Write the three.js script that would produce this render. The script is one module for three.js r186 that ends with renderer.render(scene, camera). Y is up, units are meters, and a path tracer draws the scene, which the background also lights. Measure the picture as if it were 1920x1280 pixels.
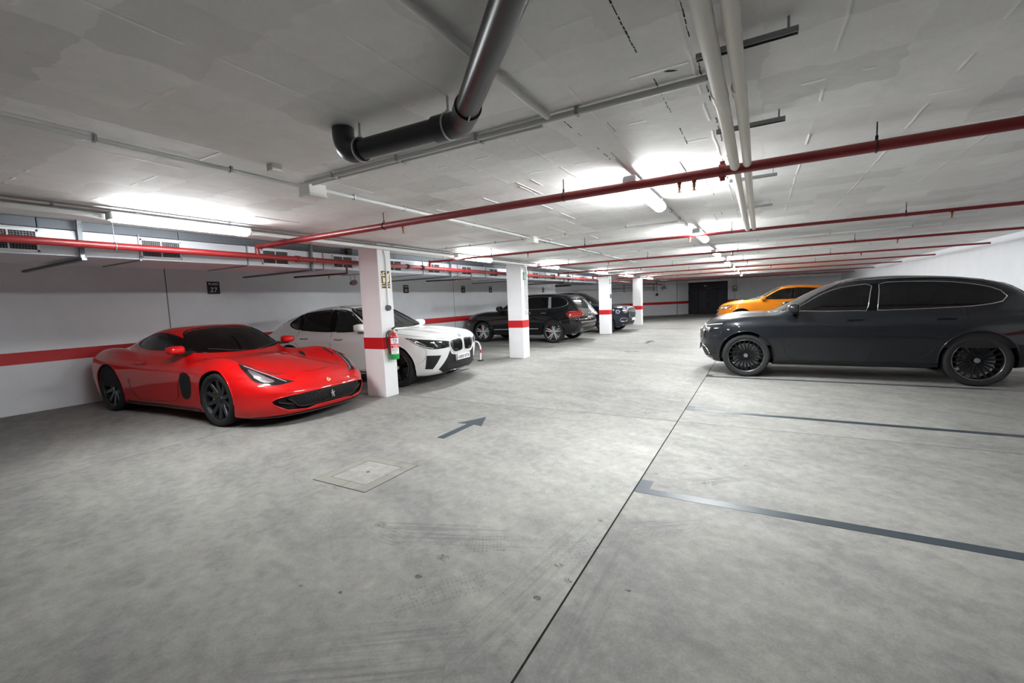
import * as THREE from 'three';
import { RoundedBoxGeometry } from 'three/addons/geometries/RoundedBoxGeometry.js';
import { mergeGeometries, mergeVertices } from 'three/addons/utils/BufferGeometryUtils.js';
import { RectAreaLightUniformsLib } from 'three/addons/lights/RectAreaLightUniformsLib.js';

// ---------------------------------------------------------------- camera, lamps, exposure
RectAreaLightUniformsLib.init();
const scene = new THREE.Scene();
scene.background = new THREE.Color(0x000000);
const camera = new THREE.PerspectiveCamera(75.76, 1920 / 1280, 0.05, 120);
const EYE = 1.46;                                   // metres above the floor, aisle runs along -z
{
  const m = new THREE.Matrix4().set(
    0.87109753, -0.01073956, 0.49099262, 0,
    -0.03928444, 0.99503345, 0.09146125, EYE,
    -0.48953634, -0.09896003, 0.86634929, 0,
    0, 0, 0, 1);
  m.decompose(camera.position, camera.quaternion, camera.scale);
}
const renderer = new THREE.WebGLRenderer({ antialias: true });
renderer.toneMapping = THREE.LinearToneMapping;
renderer.toneMappingExposure = 1.0;
renderer.shadowMap.enabled = true;

const LAMP_COLOR = new THREE.Color(0.965, 0.99, 1.0);
const LAMP_GLOW = 215, LAMP_LIGHT = 78, COLUMN_ROW = 0.62, LAMP_Y = 2.355;
// tubes of the aisle row (x about -0.9) and of the column row (x about -5, weaker tubes): [x, z, y]
const LAMPS = [
  [-0.89, -4.12], [-0.8, -7.45], [-0.87, -11.0], [-0.85, -14.3], [-0.85, -17.6], [-0.85, -21.0], [-0.85, -25.2],
  [-5.05, -2.35, 2.36], [-5.05, -7.5, 2.36], [-4.98, -10.95, 2.36], [-4.95, -15.4, 2.36], [-4.9, -18.9, 2.36], [-4.9, -23.0, 2.36],
];
const AISLE = 7;                                    // the first seven belong to the aisle row
const CEIL = 2.44;

// ---------------------------------------------------------------- helpers
const R = Math.PI / 180;
function rng(seed) { let a = seed >>> 0; return () => { a |= 0; a = a + 0x6D2B79F5 | 0; let t = Math.imul(a ^ a >>> 15, 1 | a); t = t + Math.imul(t ^ t >>> 7, 61 | t) ^ t; return ((t ^ t >>> 14) >>> 0) / 4294967296; }; }
const V = (x, y, z) => new THREE.Vector3(x, y, z);
const taken = new Map();
function numbered(name) { const n = taken.get(name) || 0; taken.set(name, n + 1); return n ? `${name}_${String(n).padStart(3, '0')}` : name; }
function mesh(name, geo, mat, parent) {
  const g = Array.isArray(geo) ? merge(geo) : geo;
  const m = new THREE.Mesh(g, mat); m.name = name; m.castShadow = m.receiveShadow = true;
  if (parent) parent.add(m);
  return m;
}
function merge(list) {
  if (list.length === 1) return list[0];
  const clean = list.map(g => { const q = g.index ? g.toNonIndexed() : g.clone(); for (const k of Object.keys(q.attributes)) if (!['position', 'normal', 'uv'].includes(k)) q.deleteAttribute(k); if (!q.attributes.uv) q.setAttribute('uv', new THREE.BufferAttribute(new Float32Array(q.attributes.position.count * 2), 2)); if (!q.attributes.normal) q.computeVertexNormals(); return q; });
  return mergeGeometries(clean);
}
function tag(o, label, category, group) { o.userData.label = label; o.userData.category = category; if (group) o.userData.group = group; return o; }
function thing(name, label, category, [x, y, z] = [0, 0, 0], turn = 0, group) {
  const o = new THREE.Group(); o.name = numbered(name); o.position.set(x, y, z); o.rotation.y = turn; scene.add(o);
  return tag(o, label, category, group);
}
function solo(name, geo, mat, label, category, group) { const o = mesh(numbered(name), geo, mat); scene.add(o); return tag(o, label, category, group); }
function struct(name, geo, mat) { const o = mesh(name, geo, mat); o.userData.kind = 'structure'; scene.add(o); return o; }
function structGroup(name) { const o = new THREE.Group(); o.name = name; o.userData.kind = 'structure'; scene.add(o); return o; }
const bx = (w, h, d, x = 0, y = 0, z = 0) => new THREE.BoxGeometry(w, h, d).translate(x, y, z);
const rbx = (w, h, d, r, x = 0, y = 0, z = 0, s = 2) => new RoundedBoxGeometry(w, h, d, s, r).translate(x, y, z);
const span = (x0, x1, y0, y1, z0, z1) => bx(x1 - x0, y1 - y0, z1 - z0, (x0 + x1) / 2, (y0 + y1) / 2, (z0 + z1) / 2);
function rod(a, b, r, seg = 10, r2 = r, open = false) {
  const d = b.clone().sub(a), L = d.length();
  const g = new THREE.CylinderGeometry(r2, r, L, seg, 1, open);
  g.applyQuaternion(new THREE.Quaternion().setFromUnitVectors(V(0, 1, 0), d.normalize()));
  return g.translate((a.x + b.x) / 2, (a.y + b.y) / 2, (a.z + b.z) / 2);
}
function tube(pts, r, seg = 8, n = pts.length * 6, closed = false, tension = 0.5) {
  return new THREE.TubeGeometry(new THREE.CatmullRomCurve3(pts, closed, 'centripetal', tension), n, r, seg, closed);
}
function lathe(pts, seg = 32) { return new THREE.LatheGeometry(pts.map(p => new THREE.Vector2(p[0], p[1])), seg); }
function shape(pts) { const s = new THREE.Shape(); pts.forEach((p, i) => i ? s.lineTo(p[0], p[1]) : s.moveTo(p[0], p[1])); s.closePath(); return s; }
function slab(pts, depth, bevel = 0) { return new THREE.ExtrudeGeometry(shape(pts), { depth, bevelEnabled: bevel > 0, bevelSize: bevel, bevelThickness: bevel, bevelSegments: 2, curveSegments: 8 }); }
function std(color, roughness = 0.6, extra = {}) { return new THREE.MeshStandardMaterial({ color, roughness, ...extra }); }
function phys(color, roughness = 0.3, extra = {}) { return new THREE.MeshPhysicalMaterial({ color, roughness, ...extra }); }

// value noise on a lattice that repeats every `per` cells
function noiseField(seed) {
  const rnd = rng(seed), N = 256, t = new Float32Array(N * N); for (let i = 0; i < N * N; i++) t[i] = rnd();
  const s = v => v * v * (3 - 2 * v);
  return (x, y, per = 256) => { if (per > 256) per = 256;
    const xi = Math.floor(x), yi = Math.floor(y), fx = s(x - xi), fy = s(y - yi);
    const a = ((xi % per) + per) % per, b = ((yi % per) + per) % per, a1 = (a + 1) % per, b1 = (b + 1) % per;
    const p = t[b * N + a], q = t[b * N + a1], u = t[b1 * N + a], w = t[b1 * N + a1];
    return (p + (q - p) * fx) * (1 - fy) + (u + (w - u) * fx) * fy;
  };
}
function canvasOf(w, h) { const c = document.createElement('canvas'); c.width = w; c.height = h; return c; }
function texOf(c, srgb = true, rx = 1, ry = 1) {
  const t = new THREE.CanvasTexture(c); if (srgb) t.colorSpace = THREE.SRGBColorSpace;
  t.wrapS = t.wrapT = THREE.RepeatWrapping; t.repeat.set(rx, ry); return t;
}
function paintNoise(w, h, fn) {      // fn(i, j) -> [r, g, b] in 0..255
  const c = canvasOf(w, h), x = c.getContext('2d'), im = x.createImageData(w, h), d = im.data;
  for (let j = 0, k = 0; j < h; j++) for (let i = 0; i < w; i++, k += 4) { const v = fn(i, j); d[k] = v[0]; d[k + 1] = v[1]; d[k + 2] = v[2]; d[k + 3] = 255; }
  x.putImageData(im, 0, 0); return c;
}
// box geometry whose uv run in metres on each face (world axes)
function metreUV(g, s = 1) {
  const q = g.index ? g.toNonIndexed() : g, p = q.attributes.position, n = q.attributes.normal, uv = new Float32Array(p.count * 2);
  for (let i = 0; i < p.count; i++) {
    const ax = Math.abs(n.getX(i)), ay = Math.abs(n.getY(i)), az = Math.abs(n.getZ(i));
    let u, v; if (ay >= ax && ay >= az) { u = p.getX(i); v = -p.getZ(i); } else if (ax >= az) { u = p.getZ(i); v = p.getY(i); } else { u = p.getX(i); v = p.getY(i); }
    uv[2 * i] = u * s; uv[2 * i + 1] = v * s;
  }
  q.setAttribute('uv', new THREE.BufferAttribute(uv, 2)); return q;
}
// ---------------------------------------------------------------- materials of the place
const nA = noiseField(11), nB = noiseField(23), nC = noiseField(37);
const fbm = (n, x, y, per, oct) => { let a = 0.5, s = 0, f = 1; for (let k = 0; k < oct; k++) { s += a * n(x * f, y * f, per * f); a *= 0.5; f *= 2; } return s / (1 - Math.pow(0.5, oct)); };

// concrete colour for a patch of floor w x d metres, worked into blotches with a trowel grain; marks(ctx, px) adds stains and tyre prints
function concrete(seed, w, d, size, marks) {
  const k = Math.max(w, d) / size, W = Math.round(w / k), H = Math.round(d / k), o = seed * 17.3;
  const c = paintNoise(W, H, (i, j) => {
    const x = i * k + o, z = j * k + o * 0.7;
    const big = fbm(nA, x * 0.55, z * 0.5, 256, 3) - 0.5, s1 = fbm(nB, x * 1.5 + z * 0.9, z * 4.0 - x * 1.5, 256, 4) - 0.5, s2 = fbm(nC, x * 3.2 + z * 5, z * 9.5 - x * 5.5, 256, 4) - 0.5, fine = fbm(nC, x * 21, z * 21, 256, 3) - 0.5, grit = nA(x * 160, z * 160) - 0.5;
    const v = (seed > 20 ? 150 : 131) + big * 30 + s1 * 27 + s2 * 17 + fine * 24 + grit * 13, mid = s1;
    return [v, v * 0.99, v * 0.965 - mid * 4];
  });
  const x = c.getContext('2d'); if (marks) marks(x, W / w);
  const t = texOf(c); t.wrapS = t.wrapT = THREE.ClampToEdgeWrapping; t.anisotropy = 8; return t;
}
function speckle(ctx, rnd, x, y, r, n, alpha) { for (let i = 0; i < n; i++) { const a = rnd() * 6.283, q = r * Math.sqrt(rnd()); ctx.fillStyle = `rgba(52,52,54,${alpha * (0.4 + rnd() * 0.6)})`; ctx.beginPath(); ctx.ellipse(x + q * Math.cos(a), y + q * Math.sin(a) * 0.7, 1 + rnd() * r * 0.14, 1 + rnd() * r * 0.09, rnd() * 3, 0, 7); ctx.fill(); } }
// a tyre print: rows of short tread blocks along a path (metres)
function tread(ctx, S, pts, width, alpha, rnd, rows = 4) {
  const c = new THREE.CatmullRomCurve3(pts.map(p => V(p[0], 0, p[1]))), L = c.getLength(), n = Math.floor(L / 0.022);
  for (let i = 0; i < n; i++) {
    const t = i / n, p = c.getPointAt(t), q = c.getTangentAt(t), fade = 0.35 + 0.65 * nB(i * 0.07, alpha * 90);
    for (let r = 0; r < rows; r++) {
      if (rnd() > 0.8 * fade + 0.12) continue;
      const off = (r / (rows - 1) - 0.5) * width;
      ctx.save(); ctx.translate((p.x - q.z * off) * S, (p.z + q.x * off) * S); ctx.rotate(Math.atan2(q.z, q.x) + 0.5);
      ctx.fillStyle = `rgba(70,72,76,${alpha * 0.55 * fade * (0.4 + rnd() * 0.7)})`; ctx.fillRect(0, 0, 0.013 * S, 0.022 * S); ctx.restore();
    }
  }
}
function scuff(ctx, S, rnd, x0, z0, x1, z1, n, spread, alpha) {
  for (let i = 0; i < n; i++) { const a = (rnd() - 0.5) * spread, b = rnd() * 0.6, e = b + 0.2 + rnd() * 0.3; ctx.strokeStyle = `rgba(70,71,75,${alpha * 0.5 * rnd()})`; ctx.lineWidth = 0.006 * S * (0.5 + rnd() * 3); ctx.beginPath(); ctx.moveTo((x0 + (x1 - x0) * b + a) * S, (z0 + (z1 - z0) * b + a * 0.6) * S); ctx.lineTo((x0 + (x1 - x0) * e + a) * S, (z0 + (z1 - z0) * e + a * 0.6) * S); ctx.stroke(); }
}
const floorRough = texOf(paintNoise(512, 512, (i, j) => { const v = 205 + (fbm(nB, i / 32, j / 32, 16, 5) - 0.5) * 60; return [v, v, v]; }), false);
const floorBump = texOf(paintNoise(512, 512, (i, j) => { const v = 128 + (fbm(nA, i / 16, j / 16, 32, 4) - 0.5) * 160 + (nC(i, j) - 0.5) * 30; return [v, v, v]; }), false);

// ---------------------------------------------------------------- floor: slabs between saw-cut joints
const X0 = -10.05, X1 = 4.5, Z0 = -40, Z1 = 4.4;
const floor = structGroup('floor');
const underMat = std(0x2a2b2b, 0.95);
mesh('subfloor', span(X0 - 0.6, X1 + 0.3, -0.3, -0.012, Z0, Z1), underMat, floor);
const JX = -0.815, JX2 = -5.72, gap = 0.0055;
function slabPiece(x0, x1, z0, z1, size, seed, marks) {
  const w = x1 - x0, d = z1 - z0, map = concrete(seed, w, d, size, marks && ((c, S) => { c.save(); c.translate(-x0 * S, -z0 * S); marks(c, S); c.restore(); }));
  const m = std(0xffffff, 0.95, { map, bumpMap: floorBump, bumpScale: 0.0005, roughnessMap: floorRough });
  const g = span(x0 + gap, x1 - gap, -0.06, 0, z0 + gap, z1 - gap), p = g.attributes.position, uv = g.attributes.uv;
  for (let i = 0; i < p.count; i++) uv.setXY(i, (p.getX(i) - x0) / w, 1 - (p.getZ(i) - z0) / d);
  for (const t of ['bumpMap', 'roughnessMap']) { m[t] = m[t].clone(); m[t].repeat.set(w / 1.3, d / 1.3); m[t].needsUpdate = true; }
  mesh('slab', g, m, floor);
}
const rs = rng(5);
slabPiece(JX2, JX, -5.25, 0.2, 2048, 1, (c, S) => {
  tread(c, S, [[-2.35, -1.98], [-1.92, -1.94], [-1.53, -2.07], [-1.3, -2.2], [-0.98, -2.26], [-0.83, -2.39]], 0.15, 0.5, rs, 6);
  tread(c, S, [[-2.35, -2.68], [-1.96, -2.83], [-1.54, -2.9], [-1.22, -3.07], [-0.9, -3.22]], 0.13, 0.34, rs, 5);
  tread(c, S, [[-1.55, -1.45], [-1.39, -1.68], [-1.28, -1.81], [-1.1, -2.05]], 0.15, 0.42, rs, 6);
  tread(c, S, [[-2.7, -1.96], [-2.42, -1.84], [-2.1, -1.62]], 0.1, 0.36, rs, 4);
  tread(c, S, [[-3.9, -2.6], [-3.2, -2.2], [-2.9, -2.28]], 0.12, 0.3, rs, 4);
  tread(c, S, [[-2.3, -4.9], [-1.9, -4.0], [-1.75, -3.1]], 0.16, 0.13, rs, 5);
  for (const [x, z, r, n, a] of [[-1.59, -1.68, 0.022, 60, 0.5], [-1.87, -1.4, 0.012, 30, 0.5], [-2.11, -1.34, 0.015, 20, 0.3], [-0.94, -1.81, 0.02, 60, 0.5], [-0.86, -2.0, 0.03, 40, 0.35], [-1.58, -1.88, 0.04, 60, 0.35], [-0.9, -2.67, 0.02, 30, 0.4], [-0.95, -2.1, 0.03, 40, 0.3], [-2.2, -2.0, 0.05, 60, 0.3], [-3.0, -2.3, 0.06, 50, 0.3]]) speckle(c, rs, x * S, z * S, r * S, n, a);
  scuff(c, S, rs, -0.85, -2.8, -1.1, -1.2, 90, 0.24, 0.13);
  scuff(c, S, rs, -2.2, -1.9, -1.2, -2.3, 90, 0.3, 0.25);
  scuff(c, S, rs, -4.4, -4.7, -2.0, -4.3, 60, 0.8, 0.18);
  scuff(c, S, rs, -1.9, -0.9, -1.0, -1.5, 90, 0.35, 0.22);
  for (let i = 0; i < 260; i++) speckle(c, rs, (JX2 + rs() * 4.9) * S, (-5.2 + rs() * 5.3) * S, (0.004 + rs() * 0.012) * S, 3, 0.3);
});
slabPiece(JX, X1, -5.25, 0.2, 2048, 2, (c, S) => {
  scuff(c, S, rs, -0.75, -2.6, -0.3, -2.9, 90, 0.2, 0.26); tread(c, S, [[-0.7, -2.72], [-0.47, -2.75], [-0.3, -3.1]], 0.12, 0.35, rs, 5);
  scuff(c, S, rs, -0.5, -3.5, -0.1, -3.8, 60, 0.12, 0.3); scuff(c, S, rs, -0.7, -2.8, -0.7, -1.0, 80, 0.2, 0.12);
  for (const [x, z, r, n, a] of [[-0.56, -2.06, 0.015, 30, 0.5], [-0.09, -4.08, 0.02, 30, 0.4], [-0.73, -3.6, 0.012, 30, 0.4], [-0.84, -1.83, 0.02, 30, 0.4], [-0.33, -3.58, 0.06, 70, 0.3], [-0.35, -3.9, 0.02, 20, 0.4]]) speckle(c, rs, x * S, z * S, r * S, n, a);
  for (let i = 0; i < 160; i++) speckle(c, rs, (JX + rs() * 5) * S, (-5.2 + rs() * 5.3) * S, (0.004 + rs() * 0.012) * S, 3, 0.3);
});
slabPiece(JX2, JX, -10.1, -5.25, 1536, 3, (c, S) => {
  tread(c, S, [[-4.6, -5.6], [-3.4, -6.4], [-2.4, -7.6], [-2.0, -9.4]], 0.16, 0.22, rs, 5); tread(c, S, [[-1.6, -9.9], [-1.9, -8.2], [-2.6, -6.6]], 0.16, 0.2, rs, 5);
  scuff(c, S, rs, -3.2, -6.2, -1.2, -7.4, 70, 0.6, 0.25); speckle(c, rs, -2.96 * S, -6.3 * S, 0.12 * S, 90, 0.2); speckle(c, rs, -1.2 * S, -5.5 * S, 0.1 * S, 60, 0.25);
});
slabPiece(JX, X1, -10.1, -5.25, 1024, 4);
slabPiece(X0, JX2, -5.25, 0.2, 768, 5);
slabPiece(X0, JX2, -10.1, -5.25, 768, 6);
slabPiece(X0, JX2, -19.5, -10.1, 768, 7);
slabPiece(JX2, JX, -19.5, -10.1, 1024, 8, (c, S) => { scuff(c, S, rs, -4.6, -12, -1.5, -15, 120, 1.2, 0.3); speckle(c, rs, -2.96 * S, -11.64 * S, 0.2 * S, 60, 0.6); speckle(c, rs, -3.6 * S, -14.5 * S, 0.2 * S, 40, 0.5); });
slabPiece(JX, X1, -19.5, -10.1, 768, 9);
slabPiece(-11.6, JX, Z0, -19.5, 1024, 10);
slabPiece(JX, X1, Z0, -19.5, 512, 11);
slabPiece(X0, JX, 0.2, Z1, 512, 12);
slabPiece(JX, X1, 0.2, Z1, 512, 13);

// inspection cover let into the slab
{
  const t = thing('manhole_cover', 'square concrete inspection cover set in the floor, left of the painted arrow', 'manhole cover', [-3.02, 0, -2.63]);
  const sq = (a, b, y0, y1) => [span(-b, b, y0, y1, -b, -a), span(-b, b, y0, y1, a, b), span(-b, -a, y0, y1, -a, a), span(a, b, y0, y1, -a, a)];
  mesh('joint', span(-0.317, 0.317, 0.0002, 0.0012, -0.317, 0.317), std(0x3b3b39, 0.9), t);
  const mm = std(0xf4f3ee, 0.9, { map: concrete(21, 0.62, 0.62, 256), bumpMap: floorBump, bumpScale: 0.001 });
  mesh('frame', sq(0.212, 0.31, 0.0002, 0.0028).map(g => metreUV(g, 1.6)), mm, t);
  const lid = new THREE.PlaneGeometry(0.412, 0.412, 24, 24).rotateX(-Math.PI / 2), p = lid.attributes.position;
  for (let i = 0; i < p.count; i++) p.setY(i, 0.0018 + 0.0035 * fbm(nA, p.getX(i) * 14 + 9, p.getZ(i) * 14 + 9, 256, 3) * (Math.max(Math.abs(p.getX(i)), Math.abs(p.getZ(i))) < 0.2 ? 1 : 0.3));
  lid.computeVertexNormals();
  mesh('lid', [lid, span(-0.206, 0.206, 0.0003, 0.0018, -0.206, 0.206)], std(0xffffff, 0.9, { map: concrete(27, 0.41, 0.41, 256) }), t);
  mesh('lifting_eye', new THREE.TorusGeometry(0.013, 0.003, 6, 14).rotateX(-Math.PI / 2).translate(0.01, 0.005, 0), std(0x6b6a66, 0.6, { metalness: 0.6 }), t);
}

// painted marks, grey-blue gloss floor paint
const floorPaint = phys(0x333d44, 0.42, { bumpMap: floorBump, bumpScale: 0.0004 });
const arrowPaint = phys(0x333d44, 0.7, { specularIntensity: 0.5, bumpMap: floorBump, bumpScale: 0.0004 });
function flat(pts, y = 0.0016) { return new THREE.ExtrudeGeometry(shape(pts.map(p => [p[0], -p[1]])), { depth: y, bevelEnabled: false }).rotateX(-Math.PI / 2).translate(0, 0.0003, 0); }
const arrowPts = [[-0.048, 0.46], [0.048, 0.46], [0.048, -0.12], [0.17, -0.10], [0, -0.47], [-0.18, -0.10], [-0.048, -0.12]];
{
  const a = solo('floor_arrow', flat(arrowPts), arrowPaint, 'grey-blue painted arrow on the floor nearest the camera', 'floor marking', 'painted floor arrows'); a.position.set(-3.03, 0, -4.13);
  const b = solo('floor_arrow', flat(arrowPts), arrowPaint, 'far grey painted arrow on the floor beyond the second column', 'floor marking', 'painted floor arrows'); b.position.set(-3.05, 0, -14.2);
}
const bayLabels = ['nearest grey L-shaped bay line on the floor at the right edge', 'second grey bay line on the floor, between the nearest one and the grey car', 'third grey bay line on the floor beside the front wheel of the grey car', 'grey bay line on the floor on the far side of the grey car', 'farthest grey bay line, in front of the orange car'];
[-3.24, -5.86, -8.36, -10.9, -13.4].forEach((z, i) => solo('bay_line', flat([[-0.808, z - 0.2], [-0.715, z - 0.2], [-0.715, z - 0.045], [4.3, z - 0.045], [4.3, z + 0.045], [-0.808, z + 0.045]].map(p => i === 0 || i > 2 ? p : [p[0], p[1]])), floorPaint, bayLabels[i], 'floor marking', 'bay lines on the right'));
[-7.75, -12.35, -14.9, -19.9].forEach((z, i) => solo('bay_line', flat([[-5.7, z - 0.2], [-5.6, z - 0.2], [-5.6, z + 0.2], [-5.7, z + 0.2], [-5.7, z + 0.04], [-9.9, z + 0.04], [-9.9, z - 0.04], [-5.7, z - 0.04]]), floorPaint, ['grey bay line on the floor between the white car and the black car', 'grey bay line on the floor under the near side of the black car', 'grey bay line on the floor between the black car and the blue car', 'grey bay line on the floor beyond the dark blue car'][i], 'floor marking', 'bay lines on the left'));

// ---------------------------------------------------------------- ceiling
const ceilMap = texOf(paintNoise(1024, 1024, (i, j) => {
  const u = i / 1024, v = j / 1024, band = Math.abs(((u * 8) % 1) - 0.5);
  const n = fbm(nA, u * 8, v * 8, 8, 5) - 0.5, f = fbm(nC, u * 64, v * 64, 64, 3) - 0.5, g = nB(u * 512, v * 512, 256) - 0.5;
  const wu = u * 8 + (fbm(nC, u * 32, v * 32, 32, 3) - 0.5) * 0.16, wv = v * 12 + (fbm(nA, u * 32 + 7, v * 32, 32, 3) - 0.5) * 0.3, cell = nB((Math.floor(wu) % 8) * 7.13 + 0.5, (Math.floor(wv) % 12) * 3.71 + 0.5);
  const patch = cell > 0.68 ? -13 : cell > 0.55 ? -6 : cell < 0.2 ? 5 : 0;
  const c = 236 + n * 14 + f * 9 + g * 5 + patch; return [c, c, c * 0.995];
}));
const ceilBump = texOf(paintNoise(1024, 1024, (i, j) => {
  const u = i / 1024, v = j / 1024, wob = (fbm(nA, u * 16, v * 16, 16, 3) - 0.5) * 0.003;
  const a = ((u + wob) * 8) % 1, b = ((v + wob) * 4 + (Math.floor(u * 8) % 2) * 0.5) % 1;
  const ridge = 0.6 * Math.exp(-Math.pow((a - 0.5) / 0.012, 2)) * (nB(u * 8, v * 30, 64) > 0.45 ? 1 : 0.1) + Math.exp(-Math.pow((b - 0.5) / 0.008, 2)) * (nC(u * 40, v * 4, 64) > 0.6 ? 0.7 : 0);
  const c = 100 + ridge * 120 + (fbm(nC, u * 48, v * 48, 48, 4) - 0.5) * 60; return [c, c, c];
}), false);
ceilMap.repeat.set(1 / 4.2, 1 / 4.2); ceilBump.repeat.set(1 / 4.2, 1 / 4.2);
const ceilMat = std(0xf6f6f5, 0.7, { map: ceilMap, bumpMap: ceilBump, bumpScale: 0.009 });
const ceiling = structGroup('ceiling');
mesh('slab', metreUV(span(X0 - 2, X1 + 0.3, CEIL, CEIL + 0.3, Z0, Z1)), ceilMat, ceiling);
// open formwork joints: dark broken lines in the soffit
{
  const dark = std(0x2e2d2c, 0.95), r = rng(77);
  const cracks = [[-0.445, -1.3, -1.9, 1], [-0.245, -1.5, -1.93, 0.6], [-0.43, -2.16, -2.58, 0.6], [-0.24, -2.13, -2.3, 1], [-0.23, -2.37, -2.57, 0.7], [-0.955, -2.37, -2.61, 0.6], [-0.94, -2.89, -3.19, 0.5], [-0.225, -2.82, -3.27, 0.7], [-0.425, -2.86, -3.18, 0.4], [-0.215, -3.5, -3.76, 0.7], [-0.42, -4.1, -4.5, 1], [-0.41, -4.7, -4.95, 0.7], [-0.25, -4.0, -4.3, 0.5], [-0.42, -6.0, -6.25, 1]];
  for (const [x, za, zb, w] of cracks) {
    const parts = []; let z = za;
    while (z > zb) { const L = 0.012 + r() * 0.03, wd = (0.003 + r() * 0.005) * (0.5 + w * 0.5); if (r() < 0.55 + w * 0.4) parts.push(bx(wd, 0.0012, Math.min(L, z - zb + 0.004), x + (r() - 0.5) * 0.004, CEIL - 0.0004, z - L / 2)); z -= L + r() * 0.012; }
    if (parts.length) mesh('joint_crack', parts, dark, ceiling);
  }
  const chip = slab([[0, 0], [0.03, 0.012], [0.07, 0.004], [0.1, -0.012], [0.06, -0.02], [0.02, -0.012]], 0.001); chip.scale(0.6, 0.6, 1).rotateX(Math.PI / 2).rotateY(0.3); chip.translate(-0.38, CEIL, -2.12);
  mesh('spall', chip, dark, ceiling);
  // cross seams where boards met, thin raised fins of paint
  const fin = []; for (let i = 0; i < 34; i++) { const x = -4.8 + r() * 4.4, z = -2.6 - r() * 4.6, L = 0.15 + r() * 0.5; fin.push(bx(0.006, 0.004, L, x, CEIL - 0.002, z)); }
  const fins = mesh('paint_ridges', fin, ceilMat, ceiling); fins.userData.kind = 'stuff';
}

// ---------------------------------------------------------------- walls
const wallMap = texOf(paintNoise(512, 512, (i, j) => { const n = fbm(nA, i / 64, j / 64, 8, 5) - 0.5, g = nC(i / 2, j / 2, 256) - 0.5; const c = 243 + n * 9 + g * 4; return [c, c, c * 1.004]; }));
wallMap.repeat.set(0.5, 0.5);
const wallBump = texOf(paintNoise(512, 512, (i, j) => { const v = 128 + (fbm(nC, i / 8, j / 8, 64, 4) - 0.5) * 120; return [v, v, v]; }), false); wallBump.repeat.set(1.4, 1.4);
const wallMat = std(0xf3f5f8, 0.72, { map: wallMap, bumpMap: wallBump, bumpScale: 0.0012 });
const columnMat = std(0xf8f8f9, 0.62, { map: wallMap, bumpMap: wallBump, bumpScale: 0.0012 });
const redPaint = std(0xc1161c, 0.5, { bumpMap: wallBump, bumpScale: 0.0008 });
const S0 = 0.78, S1 = 0.965;
const darkLine = std(0x77797c, 0.8);
const wallL = structGroup('wall_left');
mesh('wall_face', metreUV(span(X0 - 0.35, X0, 0, CEIL, -22.6, Z1)), wallMat, wallL);
mesh('red_stripe', metreUV(span(X0, X0 + 0.004, S0, S1, -22.6, Z1)), redPaint, wallL);
for (const z of [-13.42, -18.6, -4.2]) mesh('control_joint', span(X0, X0 + 0.003, 0, CEIL, z - 0.009, z + 0.009), darkLine, wallL);
// set-back length of the left wall, then the slanted end wall and the gate wall
function wallRun(name, a, b, t = 0.3, stripe = true, thick = wallMat) {
  const g = structGroup(name), L = Math.hypot(b[0] - a[0], b[1] - a[1]), th = Math.atan2(-(b[1] - a[1]), b[0] - a[0]);
  const w = mesh('wall_face', metreUV(span(0, L, 0, CEIL, -t, 0)), thick, g); if (stripe) mesh('red_stripe', metreUV(span(0, L, S0, S1, 0, 0.004)), redPaint, g);
  g.position.set(a[0], 0, a[1]); g.rotation.y = th; return g;
}
wallRun('wall_recess', [-11.2, -22.6], [-10.05, -22.6], 0.3, false);
{ const g = structGroup('wall_left_far'); mesh('wall_face', metreUV(span(-11.5, -11.2, 0, CEIL, Z0, -22.6)), wallMat, g); mesh('red_stripe', metreUV(span(-11.2, -11.196, S0, S1, -29.5, -22.6)), redPaint, g); }
const endWall = wallRun('wall_end', [-11.2, -29.5], [-5.2, -34.1]);
wallRun('wall_end_return', [-5.2, -34.1], [-4.62, -35.0]);
{ const L = Math.hypot(6, 4.6); for (const u of [0.62, 0.985]) mesh('control_joint', span(L * u, L * u + 0.05, 0, CEIL, 0, 0.004), darkLine, endWall); }
wallRun('wall_back', [-2.0, -35.0], [X1 + 0.3, -35.0]);
{ const g = structGroup('wall_gate_head'); mesh('wall_face', metreUV(span(-4.62, -2.0, 2.3, CEIL, -35.3, -35.0)), wallMat, g); mesh('reveal', metreUV(span(-4.9, -1.7, 0, CEIL, -36.2, -35.9)), wallMat, g); }
{ const g = structGroup('wall_right'); mesh('wall_face', metreUV(span(X1, X1 + 0.3, 0, CEIL, Z0, Z1)), wallMat, g); mesh('red_stripe', metreUV(span(X1 - 0.004, X1, S0, S1, -35, Z1)), redPaint, g); }
{ const g = structGroup('wall_front'); mesh('wall_face', metreUV(span(X0 - 0.35, X1 + 0.3, 0, CEIL, Z1, Z1 + 0.3)), wallMat, g); mesh('red_stripe', metreUV(span(X0, X1, S0, S1, Z1 - 0.004, Z1)), redPaint, g); }
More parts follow.
